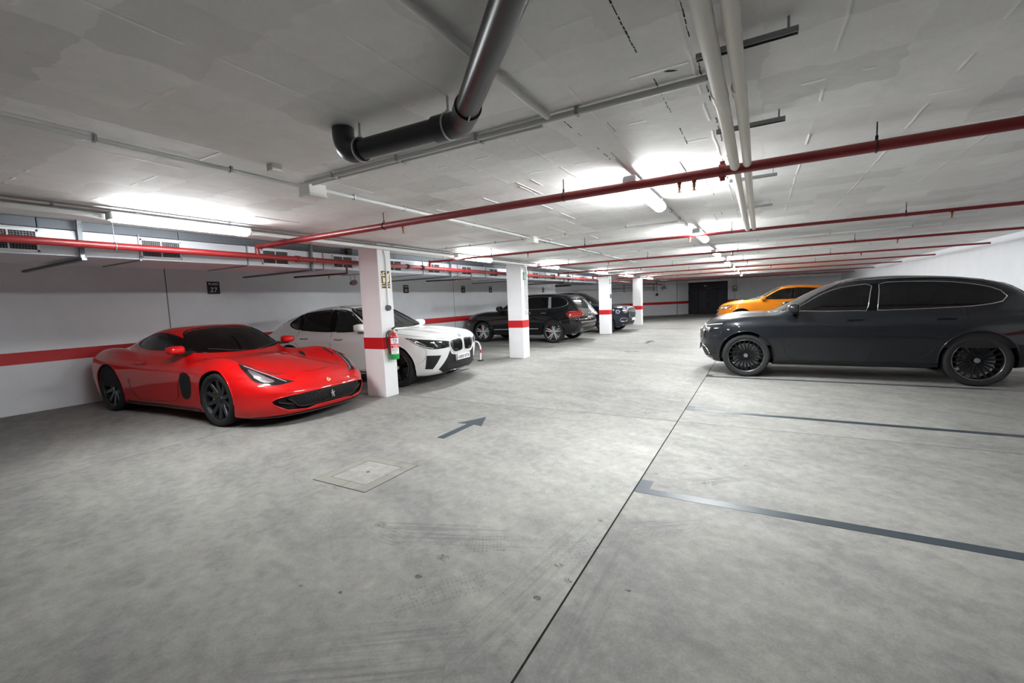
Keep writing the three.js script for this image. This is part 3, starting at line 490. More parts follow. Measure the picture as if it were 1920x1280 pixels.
// ---------------------------------------------------------------- fittings on the columns
const fitGrey = std(0x55585c, 0.5), cableGrey = std(0xd6d7d8, 0.5);
{
  const t = thing('alarm_siren', 'round dark grey siren with feed conduit on the nearest column', 'siren', [-5.2, 1.43, -5.17]);
  mesh('body', rod(V(0.0, 0, 0), V(0.045, 0, 0), 0.05, 24, 0.044), fitGrey, t); mesh('face', rod(V(0.045, 0, 0), V(0.052, 0, 0), 0.034, 20), std(0x3e4145, 0.5), t);
  mesh('feed', tube([V(0.022, 0.045, 0), V(0.022, 0.3, 0.0), V(0.022, 0.72, 0.0), V(0.024, 0.84, 0.015), V(0.04, 0.9, 0.05)], 0.011, 8, 40), cableGrey, t);
}
{
  const t = thing('column_conduit', 'white conduit curving down the second column to a switch', 'conduit', [-5.21, 0, -9.95]);
  mesh('conduit', [tube([V(0.03, 2.33, 0.16), V(0.02, 2.31, 0.06), V(0.014, 2.24, -0.0), V(0.014, 1.9, -0.02), V(0.014, 1.24, -0.02)], 0.014, 8, 40), tube([V(0.05, 2.34, 0.08), V(0.03, 2.3, -0.03), V(0.018, 2.22, -0.09), V(0.014, 1.8, -0.1), V(0.014, 1.14, -0.1)], 0.02, 8, 40)], std(0xe0e2e2, 0.5), t);
  mesh('switch_box', rbx(0.045, 0.12, 0.07, 0.008, 0.022, 1.15, -0.03), std(0xc9cccd, 0.5), t); mesh('push_button', rod(V(0.04, 1.13, -0.1), V(0.075, 1.13, -0.1), 0.03, 14), std(0x202124, 0.4), t);
}
{
  const t = thing('column_switch', 'small dark switch on the side of the third column', 'switch', [-5.21, 1.42, -17.3]); mesh('box', rbx(0.06, 0.16, 0.1, 0.01, 0.03, 0.08, 0), fitGrey, t); mesh('feed', rod(V(0.014, 0.16, 0), V(0.014, 0.9, 0), 0.014, 8), cableGrey, t);
}
// ---------------------------------------------------------------- fire extinguisher
{
  const t = thing('fire_extinguisher', 'red fire extinguisher with green foot hung on the nearest column', 'fire extinguisher', [-5.108, 0.61, -5.165]); t.scale.set(1.06, 1.06, 1.06);
  const red = phys(0xb3141a, 0.28, { clearcoat: 0.6 }), blk = std(0x17181a, 0.5);
  mesh('cylinder', lathe([[0, 0.04], [0.07, 0.04], [0.072, 0.05], [0.072, 0.33], [0.066, 0.36], [0.045, 0.385], [0.022, 0.395], [0.02, 0.41], [0, 0.41]], 36), red, t);
  mesh('foot', lathe([[0.06, 0], [0.073, 0], [0.074, 0.075], [0.072, 0.08], [0, 0.08]], 36), std(0x17934a, 0.4), t);
  const map = signTex(512, 512, (x, w, h) => {
    x.fillStyle = '#f2f1f0'; x.fillRect(0, 0, w, h); const red = '#c5161c', blue = '#2a2f6e'; x.fillStyle = '#efe9ee'; x.fillRect(12, 10, w - 24, 170); x.fillStyle = blue; x.font = 'bold 120px sans-serif'; x.textAlign = 'center'; x.textBaseline = 'middle'; x.fillText('6 kg', w / 2, 60); x.fillStyle = red; x.font = 'bold 90px sans-serif'; x.fillText('ABC', w / 2, 146); x.fillRect(0, 186, w, 36); x.fillStyle = red; x.fillRect(20, 236, w - 40, 78); x.fillStyle = '#fff'; x.font = 'bold 56px sans-serif'; x.fillText('EXTINTOR', w / 2, 276); x.fillStyle = '#6b6d70'; for (let i = 0; i < 6; i++) x.fillRect(40, 336 + i * 14, w - 80 - (i % 3) * 60, 5); x.strokeStyle = '#23242a'; x.lineWidth = 12; x.beginPath(); x.arc(170, 462, 30, 0.6, 5.6); x.stroke(); x.beginPath(); x.arc(270, 462, 30, 0.6, 5.6); x.stroke(); });
  const lab = new THREE.CylinderGeometry(0.0728, 0.0728, 0.24, 24, 1, true, -0.75 + 0.9, 1.9).translate(0, 0.2, 0);
  mesh('label', lab, std(0xffffff, 0.45, { map }), t);
  mesh('valve', [rod(V(0, 0.4, 0), V(0, 0.45, 0), 0.017, 14), rod(V(0, 0.425, 0), V(0, 0.425, 0.045), 0.01, 10)], std(0xc9a25a, 0.35, { metalness: 0.8 }), t);
  mesh('gauge', rod(V(0.015, 0.425, 0), V(0.034, 0.425, 0), 0.017, 16), std(0xd8d8d4, 0.3), t);
  mesh('handle', [slab([[0, 0], [0.1, 0.035], [0.13, 0.035], [0.13, 0.048], [0.09, 0.048], [-0.01, 0.018]], 0.016, 0.002).rotateY(Math.PI / 2).translate(-0.008, 0.45, 0.01), slab([[0, 0], [0.1, -0.012], [0.1, 0.0], [0, 0.014]], 0.014, 0.002).rotateY(Math.PI / 2).translate(-0.007, 0.432, 0.01)], blk, t);
  mesh('hose', tube([V(0, 0.425, 0.045), V(0, 0.43, 0.09), V(-0.005, 0.39, 0.128), V(-0.01, 0.3, 0.13), V(-0.01, 0.2, 0.11), V(-0.005, 0.12, 0.095)], 0.0095, 8, 50), blk, t);
  mesh('nozzle', rod(V(-0.005, 0.12, 0.095), V(0, 0.08, 0.088), 0.012, 10, 0.009), blk, t);
  mesh('wall_bracket', [bx(0.02, 0.1, 0.05, -0.08, 0.36, 0), bx(0.05, 0.012, 0.03, -0.06, 0.4, 0)], std(0x77797b, 0.4, { metalness: 0.7 }), t);
}
// red and white barrier post between the white and the black car
{
  const t = thing('parking_barrier', 'white folding parking barrier with red bands beside the white car', 'barrier', [-6.08, 0, -9.1]);
  const w = std(0xe6e6e6, 0.35), r = std(0xb5302c, 0.4), arch = [V(0, 0.03, 0.0), V(0.0, 0.2, -0.015), V(-0.02, 0.36, -0.035), V(-0.1, 0.47, -0.05), V(-0.2, 0.47, -0.05), V(-0.28, 0.36, -0.035), V(-0.3, 0.2, -0.015), V(-0.3, 0.03, 0)];
  mesh('hoop', tube(arch, 0.019, 10, 80), w, t);
  for (const [a, b] of [[V(0, 0.2, -0.015), V(-0.008, 0.29, -0.026)], [V(-0.3, 0.2, -0.015), V(-0.292, 0.29, -0.026)]]) mesh('red_band', rod(a, b, 0.0215, 12), r, t);
  for (const x of [0, -0.3]) mesh('base_plate', rbx(0.12, 0.03, 0.1, 0.006, x, 0.016, 0), std(0x4b4d4f, 0.5, { metalness: 0.5 }), t);
}
// ---------------------------------------------------------------- car bodies: a smooth field per car, meshed, then cut along real outlines
function spl(pts) {                       // monotone cubic through points, flat beyond the ends
  const n = pts.length, x = pts.map(p => p[0]), y = pts.map(p => p[1]), d = [], m = new Array(n).fill(0);
  for (let i = 0; i < n - 1; i++) d.push((y[i + 1] - y[i]) / (x[i + 1] - x[i]));
  for (let i = 1; i < n - 1; i++) m[i] = d[i - 1] * d[i] <= 0 ? 0 : 2 / (1 / d[i - 1] + 1 / d[i]);
  m[0] = d[0]; m[n - 1] = d[n - 2];
  return t => {
    if (t <= x[0]) return y[0]; if (t >= x[n - 1]) return y[n - 1];
    let i = 0; while (t > x[i + 1]) i++;
    const h = x[i + 1] - x[i], s = (t - x[i]) / h, s2 = s * s, s3 = s2 * s;
    return y[i] * (2 * s3 - 3 * s2 + 1) + m[i] * h * (s3 - 2 * s2 + s) + y[i + 1] * (3 * s2 - 2 * s3) + m[i + 1] * h * (s3 - s2);
  };
}
const smax = (a, b, r) => { const h = Math.max(r - Math.abs(a - b), 0) / r; return Math.max(a, b) + h * h * r * 0.25; };
const smin = (a, b, r) => -smax(-a, -b, r);
const bump = (v, c, s) => Math.exp(-((v - c) / s) * ((v - c) / s));
function polySD(poly, x, y) {             // signed distance to a polygon, negative inside
  let d = 1e9, s = 1;
  for (let i = 0, j = poly.length - 1; i < poly.length; j = i++) {
    const ax = poly[j][0], ay = poly[j][1], ex = poly[i][0] - ax, ey = poly[i][1] - ay, wx = x - ax, wy = y - ay;
    const t = Math.min(1, Math.max(0, (wx * ex + wy * ey) / (ex * ex + ey * ey || 1e-12))), bx_ = wx - ex * t, by_ = wy - ey * t;
    d = Math.min(d, bx_ * bx_ + by_ * by_);
    if ((ay > y) !== (poly[i][1] > y) && x < ex * (y - ay) / (ey || 1e-12) + ax) s = -s;
  }
  return s * Math.sqrt(d);
}
// rounded outline: Catmull-Rom through the points; a third entry of 1 keeps that corner sharp
function round(pts, per = 6) {
  const n = pts.length, out = [];
  for (let i = 0; i < n; i++) {
    const p0 = pts[(i + n - 1) % n], p1 = pts[i], p2 = pts[(i + 1) % n], p3 = pts[(i + 2) % n];
    const t1 = p1[2] ? [p2[0] - p1[0], p2[1] - p1[1]] : [(p2[0] - p0[0]) / 2, (p2[1] - p0[1]) / 2], t2 = p2[2] ? [p2[0] - p1[0], p2[1] - p1[1]] : [(p3[0] - p1[0]) / 2, (p3[1] - p1[1]) / 2];
    for (let k = 0; k < per; k++) { const s = k / per, s2 = s * s, s3 = s2 * s; out.push([0, 1].map(c => p1[c] * (2 * s3 - 3 * s2 + 1) + t1[c] * (s3 - 2 * s2 + s) + p2[c] * (3 * s2 - 2 * s3) + t2[c] * (s3 - s2))); }
  }
  return out;
}
function clipPoly(poly, keep, cut) { const out = []; for (let i = 0; i < poly.length; i++) { const a = poly[i], b = poly[(i + 1) % poly.length], ka = keep(a), kb = keep(b); if (ka) out.push(a); if (ka !== kb) out.push(cut(a, b)); } return out; }
function gridFill(poly, step) {           // -> triangles [[x,y],[x,y],[x,y]] filling the outline on a fine grid
  let x0 = 1e9, x1 = -1e9, y0 = 1e9, y1 = -1e9; for (const p of poly) { x0 = Math.min(x0, p[0]); x1 = Math.max(x1, p[0]); y0 = Math.min(y0, p[1]); y1 = Math.max(y1, p[1]); }
  const nx = Math.max(1, Math.ceil((x1 - x0) / step)), ny = Math.max(1, Math.ceil((y1 - y0) / step)), tris = [];
  const atv = (a, b, c, v) => { const t = (v - a[c]) / (b[c] - a[c]); return c ? [a[0] + (b[0] - a[0]) * t, v] : [v, a[1] + (b[1] - a[1]) * t]; };
  for (let i = 0; i < nx; i++) {
    const xa = x0 + (x1 - x0) * i / nx, xb = x0 + (x1 - x0) * (i + 1) / nx;
    let col = i ? clipPoly(poly, p => p[0] >= xa, (a, b) => atv(a, b, 0, xa)) : poly; if (i < nx - 1) col = clipPoly(col, p => p[0] <= xb, (a, b) => atv(a, b, 0, xb));
    if (col.length < 3) continue;
    for (let j = 0; j < ny; j++) {
      const ya = y0 + (y1 - y0) * j / ny, yb = y0 + (y1 - y0) * (j + 1) / ny;
      let c = j ? clipPoly(col, p => p[1] >= ya, (a, b) => atv(a, b, 1, ya)) : col; if (j < ny - 1) c = clipPoly(c, p => p[1] <= yb, (a, b) => atv(a, b, 1, yb));
      const cl = c.filter((p, k) => { const q = c[(k + 1) % c.length]; return Math.abs(p[0] - q[0]) + Math.abs(p[1] - q[1]) > 1e-7; }); if (cl.length < 3) continue;
      const v2 = cl.map(p => new THREE.Vector2(p[0], p[1])); if (THREE.ShapeUtils.isClockWise(v2)) { v2.reverse(); cl.reverse(); }
      for (const f of THREE.ShapeUtils.triangulateShape(v2, [])) tris.push([cl[f[0]], cl[f[1]], cl[f[2]]]);
    }
  }
  return tris;
}
class Body {
  constructor(S) {
    this.S = S; const sl = f => x => (f(x + 0.01) - f(x - 0.01)) / 0.02; this.dTop = sl(S.top); this.dRoof = sl(S.roof);
  }
  f(x, y, z) {
    const S = this.S, az = Math.abs(z), z2 = az * az;
    let w = S.W(x) + S.sec(y);
    for (const fl of S.flares) w += fl.a * bump(x, fl.x, fl.s) * bump(y, fl.y, fl.h);
    const dF = x - (S.nose(y) - S.noseBow * z2 - (S.noseBow4 || 0) * z2 * z2), dR = S.tail(y) + S.tailBow * z2 - x, dS = az - w;
    const st = this.dTop(x), dT = (y - (S.top(x) - S.crown * z2 + (S.topAdd ? S.topAdd(x, az) : 0))) / Math.sqrt(1 + Math.min(st * st, 9)), dB = S.bot(x) - y;
    let d = smax(dF, dS, S.rF); d = smax(d, dR, S.rR); d = smax(d, dT, S.rTop); d = smax(d, dB, S.rBot);
    if (y > S.gLow - 0.25 && x < S.gx1 + 0.3 && x > S.gx0 - 0.3) {
      const k = S.gBow * Math.tanh((x - S.gMid) / 0.4), xx = x + k * z2, sr = this.dRoof(xx);
      const gT = (y - (S.roof(xx) - S.rCrown * z2)) / Math.sqrt(1 + Math.min(sr * sr, 9)), h = y - S.gLow, gS = (az - (S.gW(x) - S.tumble * h - (S.tumble2 || 0) * h * h)) * 0.94;
      const g = smax(smax(gT, gS, S.rRail), S.gLow - 0.2 - y, 0.05); d = smin(d, g, S.rBlend);
    }
    return d;
  }
  grad(x, y, z, e = 0.004) { const v = V(this.f(x + e, y, z) - this.f(x - e, y, z), this.f(x, y + e, z) - this.f(x, y - e, z), this.f(x, y, z + e) - this.f(x, y, z - e)); return v.multiplyScalar(1 / (2 * e)); }
  hit(o, d, far = 6) {                     // first crossing along a ray
    let t = 0; const at = t => this.f(o.x + d.x * t, o.y + d.y * t, o.z + d.z * t); let best = 1e9, bt = 0;
    for (; t < far; t += 0.02) { const v = at(t); if (v < best) { best = v; bt = t; } if (v < 0) break; }
    if (t >= far) return o.clone().addScaledVector(d, bt);
    let a = Math.max(0, t - 0.02), b = t; for (let i = 0; i < 18; i++) { const m = (a + b) / 2; if (at(m) < 0) b = m; else a = m; }
    return o.clone().addScaledVector(d, b);
  }
  // views: side (a = x), front/rear (a = z), top (a = x, b = z) or an azimuth in degrees (a = u)
  ray(view, a, b) {
    const L = 5.5;
    if (view === 'side') return [V(a, b, 1.6), V(0, 0, -1)];
    if (view === 'front') return [V(3, b, a), V(-1, 0, 0)];
    if (view === 'rear') return [V(-L - 1, b, a), V(1, 0, 0)];
    if (view === 'top') return [V(a, 2.6, b), V(0, -1, 0)];
    const c = Math.cos(view * R), s = Math.sin(view * R); return [V(c * 5.5 - s * a, b, s * 5.5 + c * a), V(-c, 0, -s)];
  }
  on(view, a, b, off = 0) { const [o, d] = this.ray(view, a, b), p = this.hit(o, d, view === 'rear' || typeof view === 'number' ? 9 : view === 'side' ? 1.7 : view === 'top' ? 2.6 : 7), n = this.grad(p.x, p.y, p.z).normalize(); return { p: p.clone().addScaledVector(n, off), n }; }
  uv(view, p) { if (view === 'side') return [p[0], p[1]]; if (view === 'front' || view === 'rear') return [p[2], p[1]]; if (view === 'top') return [p[0], p[2]]; const c = Math.cos(view * R), s = Math.sin(view * R); return [-s * p[0] + c * p[2], p[1]]; }
  // raised piece of the skin: outline in a view, `off` proud, with turned-down edges
  patch(view, outline, off = 0.003, step = 0.05, skirt = 0.006) {
    const tris = gridFill(outline, step), key = new Map(), P = [], N = [], idx = [];
    const vert = q => { const k = Math.round(q[0] * 2e4) + '_' + Math.round(q[1] * 2e4); if (!key.has(k)) { const h = this.on(view, q[0], q[1], off); key.set(k, P.length); P.push(h.p); N.push(h.n); } return key.get(k); };
    const toward = this.ray(view, 0, 1)[1];
    for (const t of tris) { const [a, b, c] = t.map(vert); if (a === b || b === c || a === c) continue; const nn = P[b].clone().sub(P[a]).cross(P[c].clone().sub(P[a])); idx.push(...(nn.dot(toward) < 0 ? [a, b, c] : [a, c, b])); }
    const edges = new Map(); for (let i = 0; i < idx.length; i += 3) for (let k = 0; k < 3; k++) { const a = idx[i + k], b = idx[i + (k + 1) % 3], s = a < b ? a + ',' + b : b + ',' + a; edges.set(s, edges.has(s) ? null : [a, b]); }
    const pos = [], nor = []; for (const i of idx) { pos.push(P[i].x, P[i].y, P[i].z); nor.push(N[i].x, N[i].y, N[i].z); }
    if (skirt) for (const e of edges.values()) if (e) { const [a, b] = e, A = P[a].clone().addScaledVector(N[a], -skirt), B = P[b].clone().addScaledVector(N[b], -skirt), n = P[b].clone().sub(P[a]).cross(N[a]).normalize(); for (const q of [P[a], A, P[b], P[b], A, B]) { pos.push(q.x, q.y, q.z); nor.push(n.x, n.y, n.z); } }
    const g = new THREE.BufferGeometry(); g.setAttribute('position', new THREE.Float32BufferAttribute(pos, 3)); g.setAttribute('normal', new THREE.Float32BufferAttribute(nor, 3)); g.setAttribute('uv', new THREE.Float32BufferAttribute(new Float32Array(pos.length / 3 * 2), 2)); return g;
  }
  line(view, pts, r = 0.003, off = 0, closed = false, per = 5, seg = 6) { const q = pts.map(p => this.on(view, p[0], p[1], off).p); return new THREE.TubeGeometry(new THREE.CatmullRomCurve3(q, closed, 'centripetal'), Math.max(8, pts.length * per), r, seg, closed); }
  // skin mesh by surface nets
  skin(h) {
    const S = this.S, nx = Math.ceil((S.bx1 - S.bx0) / h) + 3, ny = Math.ceil(S.by1 / h) + 4, nz = Math.ceil(S.bz * 2 / h) + 3, ox = S.bx0 - h, oy = -h * 1.5, oz = -nz * h / 2, F = new Float32Array(nx * ny * nz), id = (i, j, k) => (i * ny + j) * nz + k;
    const half = Math.ceil(nz / 2);
    for (let i = 0; i < nx; i++) for (let j = 0; j < ny; j++) for (let k = 0; k < nz; k++) F[id(i, j, k)] = this.f(ox + i * h, oy + j * h, oz + (k + 0.5) * h);
    const vid = new Int32Array(nx * ny * nz).fill(-1), P = [];
    const C = [[0, 0, 0], [1, 0, 0], [0, 1, 0], [1, 1, 0], [0, 0, 1], [1, 0, 1], [0, 1, 1], [1, 1, 1]], E = [[0, 1], [2, 3], [4, 5], [6, 7], [0, 2], [1, 3], [4, 6], [5, 7], [0, 4], [1, 5], [2, 6], [3, 7]];
    for (let i = 0; i < nx - 1; i++) for (let j = 0; j < ny - 1; j++) for (let k = 0; k < nz - 1; k++) {
      let n = 0, sx = 0, sy = 0, sz = 0; const v = C.map(c => F[id(i + c[0], j + c[1], k + c[2])]); let neg = 0; for (const q of v) if (q < 0) neg++; if (!neg || neg === 8) continue;
      for (const [a, b] of E) if ((v[a] < 0) !== (v[b] < 0)) { const t = v[a] / (v[a] - v[b]); sx += C[a][0] + (C[b][0] - C[a][0]) * t; sy += C[a][1] + (C[b][1] - C[a][1]) * t; sz += C[a][2] + (C[b][2] - C[a][2]) * t; n++; }
      vid[id(i, j, k)] = P.length; P.push(V(ox + (i + sx / n) * h, oy + (j + sy / n) * h, oz + (k + 0.5 + sz / n) * h));
    }
    const N = P.map(p => { let g; for (let it = 0; it < 3; it++) { g = this.grad(p.x, p.y, p.z); const l = g.lengthSq(), d = this.f(p.x, p.y, p.z), m = Math.max(-h * 0.5, Math.min(h * 0.5, d / Math.sqrt(l))); p.addScaledVector(g, -m / Math.sqrt(l)); } return this.grad(p.x, p.y, p.z).normalize(); });
    const T = [], quad = (a, b, c, d, flip) => { if (a < 0 || b < 0 || c < 0 || d < 0) return; if (flip) T.push([a, c, b], [a, d, c]); else T.push([a, b, c], [a, c, d]); };
    for (let i = 1; i < nx - 1; i++) for (let j = 1; j < ny - 1; j++) for (let k = 1; k < nz - 1; k++) {
      const s = F[id(i, j, k)] < 0;
      if (s !== (F[id(i + 1, j, k)] < 0)) quad(vid[id(i, j - 1, k - 1)], vid[id(i, j, k - 1)], vid[id(i, j, k)], vid[id(i, j - 1, k)], !s);
      if (s !== (F[id(i, j + 1, k)] < 0)) quad(vid[id(i - 1, j, k - 1)], vid[id(i, j, k - 1)], vid[id(i, j, k)], vid[id(i - 1, j, k)], s);
      if (s !== (F[id(i, j, k + 1)] < 0)) quad(vid[id(i - 1, j - 1, k)], vid[id(i, j - 1, k)], vid[id(i, j, k)], vid[id(i - 1, j, k)], !s);
    }
    return { P, N, T };
  }
}
// keep only the part of each triangle where every cut(p) > 0; -> flat arrays
function trim(sk, cuts, sel) {
  const pos = [], nor = [];
  for (const t of sk.T) {
    let poly = t.map(i => ({ p: sk.P[i], n: sk.N[i] })); if (sel && !sel(poly[0].p, poly[0].n)) continue;
    for (const c of cuts) {
      const v = poly.map(q => c(q.p)); if (v.every(q => q > 0)) continue; const out = [];
      for (let i = 0; i < poly.length; i++) { const j = (i + 1) % poly.length; if (v[i] > 0) out.push(poly[i]); if ((v[i] > 0) !== (v[j] > 0)) { const s = v[i] / (v[i] - v[j]); out.push({ p: poly[i].p.clone().lerp(poly[j].p, s), n: poly[i].n.clone().lerp(poly[j].n, s).normalize() }); } }
      poly = out; if (poly.length < 3) break;
    }
    for (let i = 1; i + 1 < poly.length; i++) for (const q of [poly[0], poly[i], poly[i + 1]]) { pos.push(q.p.x, q.p.y, q.p.z); nor.push(q.n.x, q.n.y, q.n.z); }
  }
  const g = new THREE.BufferGeometry(); g.setAttribute('position', new THREE.Float32BufferAttribute(pos, 3)); g.setAttribute('normal', new THREE.Float32BufferAttribute(nor, 3)); g.setAttribute('uv', new THREE.Float32BufferAttribute(new Float32Array(pos.length / 3 * 2), 2)); return g;
}
function mirrorZ(g) { const q = (g.index ? g.toNonIndexed() : g.clone()), p = q.attributes.position, n = q.attributes.normal; const sw = (a, i, j) => { for (let c = 0; c < a.itemSize; c++) { const t = a.array[i * a.itemSize + c]; a.array[i * a.itemSize + c] = a.array[j * a.itemSize + c]; a.array[j * a.itemSize + c] = t; } }; for (let i = 0; i < p.count; i++) { p.setZ(i, -p.getZ(i)); n.setZ(i, -n.getZ(i)); } for (let i = 0; i < p.count; i += 3) for (const k of Object.keys(q.attributes)) sw(q.attributes[k], i + 1, i + 2); return q; }

// shared car materials
const glassDark = phys(0x1a1d1f, 0.04, { transmission: 0.85, thickness: 0, ior: 1.5 }), glassMid = phys(0x5a6466, 0.04, { transmission: 0.9, thickness: 0, ior: 1.5 }), glassClear = phys(0xc4d2cc, 0.03, { transmission: 0.95, thickness: 0, ior: 1.5 });
const gloss = phys(0x060607, 0.18, { specularIntensity: 0.6 }), plastic = std(0x0f1011, 0.65), cabinMat = std(0x17181a, 0.85), chrome = std(0xd4d6d8, 0.12, { metalness: 1 }), tyreMat = std(0x17181a, 0.82), seam = std(0x0c0c0d, 0.7), discMat = std(0x7a7c7e, 0.35, { metalness: 0.9 });
const lampClear = phys(0xdfe6ea, 0.05, { transmission: 0.9, thickness: 0, ior: 1.45 }), lampChrome = std(0xe6e9ec, 0.15, { metalness: 0.9 }), lampDark = phys(0x16181b, 0.12, { clearcoat: 1 }), lampRed = phys(0x8c0f12, 0.1, { clearcoat: 1 });
const wheelGeos = new Map();
function tyreGeo(r, w) { const k = 't' + r + '_' + w; if (!wheelGeos.has(k)) { const ri = r * 0.765, h = w / 2; const g = lathe([[ri, -h * 0.82], [ri + 0.012, -h * 0.94], [r * 0.9, -h], [r * 0.965, -h * 0.93], [r * 0.992, -h * 0.78], [r, -h * 0.6], [r, h * 0.6], [r * 0.992, h * 0.78], [r * 0.965, h * 0.93], [r * 0.9, h], [ri + 0.012, h * 0.94], [ri, h * 0.82]], 56); const gr = []; for (const q of [-0.32, 0, 0.32]) gr.push(new THREE.TorusGeometry(r - 0.001, 0.004, 4, 56).rotateX(Math.PI / 2).translate(0, q * w, 0)); g.rotateX(Math.PI / 2); wheelGeos.set(k, g); } return wheelGeos.get(k); }
// wheel with its face towards +z; style: { n, kind, face, barrel, edge }
function wheel(parent, x, y, z, side, r, w, st) {
  const g = new THREE.Group(); g.name = 'wheel'; g.position.set(x, y, z); if (side < 0) g.rotation.y = Math.PI; g.rotation.z = st.turn || 0; parent.add(g);
  if (st.steer) { g.rotation.y += st.steer; }
  const ri = r * 0.765, fz = w * 0.40;
  mesh('tyre', tyreGeo(r, w), tyreMat, g);
  mesh('rim', lathe([[ri * 0.99, -fz], [ri * 0.93, -fz * 0.9], [ri * 0.9, 0], [ri * 0.93, fz * 0.82], [ri * 0.965, fz * 0.98], [ri * 1.0, fz]], 48).rotateX(Math.PI / 2), st.barrel, g);
  mesh('rim_edge', new THREE.TorusGeometry(ri * 0.985, 0.0055, 8, 56).translate(0, 0, fz), st.edge, g);
  mesh('brake_disc', rod(V(0, 0, fz * 0.05), V(0, 0, fz * 0.17), ri * 0.74, 36), discMat, g);
  mesh('brake_calliper', new THREE.TorusGeometry(ri * 0.66, 0.035, 8, 12, 1.1).rotateZ(2.2).translate(0, 0, fz * 0.25), st.calliper || plastic, g);
  mesh('hub', rod(V(0, 0, fz * 0.1), V(0, 0, fz * 0.72), ri * 0.22, 20, ri * 0.17), st.face, g);
  mesh('hub_cap', rod(V(0, 0, fz * 0.72), V(0, 0, fz * 0.8), ri * 0.12, 20), st.cap || lampDark, g);
  const key = 's' + st.kind + st.n + r; if (!wheelGeos.has(key)) {
    const ro = ri * 0.965, bar = (a0, r0, a1, r1, w0, w1, d = 0.022) => { const p = [], q = []; const A = [Math.cos(a0) * r0, Math.sin(a0) * r0], B = [Math.cos(a1) * r1, Math.sin(a1) * r1], dx = B[0] - A[0], dy = B[1] - A[1], L = Math.hypot(dx, dy), nx = -dy / L, ny = dx / L; return slab([[A[0] - nx * w0, A[1] - ny * w0], [B[0] - nx * w1, B[1] - ny * w1], [B[0] + nx * w1, B[1] + ny * w1], [A[0] + nx * w0, A[1] + ny * w0]], d, 0.004); };
    const out = [], step = 6.28318 / st.n;
    if (st.kind === 'y') out.push(merge([bar(0, ri * 0.15, 0, ri * 0.5, 0.02, 0.016), bar(0, ri * 0.48, 0.26, ro, 0.013, 0.011), bar(0, ri * 0.48, -0.26, ro, 0.013, 0.011)]));
    else if (st.kind === 'twin') out.push(merge([bar(0.24, ri * 0.16, 0.16, ro, 0.013, 0.011), bar(-0.24, ri * 0.16, -0.16, ro, 0.013, 0.011)]));
    else if (st.kind === 'blade') out.push(bar(0, ri * 0.16, 0.1, ro, 0.008, 0.0085, 0.014));
    else out.push(bar(0, ri * 0.14, 0, ro, 0.026, 0.02));
    const one = out[0], p = one.attributes.position; for (let i = 0; i < p.count; i++) { const rr = Math.hypot(p.getX(i), p.getY(i)) / ri; p.setZ(i, p.getZ(i) + fz * (0.5 + 0.38 * rr) - 0.02); } one.computeVertexNormals();
    wheelGeos.set(key, [one, step]);
  }
  const [sg, step] = wheelGeos.get(key);
  for (let i = 0; i < st.n; i++) { const s = mesh('spoke', sg, st.face, g); s.rotation.z = i * step + Math.PI / 2; }
  return g;
}
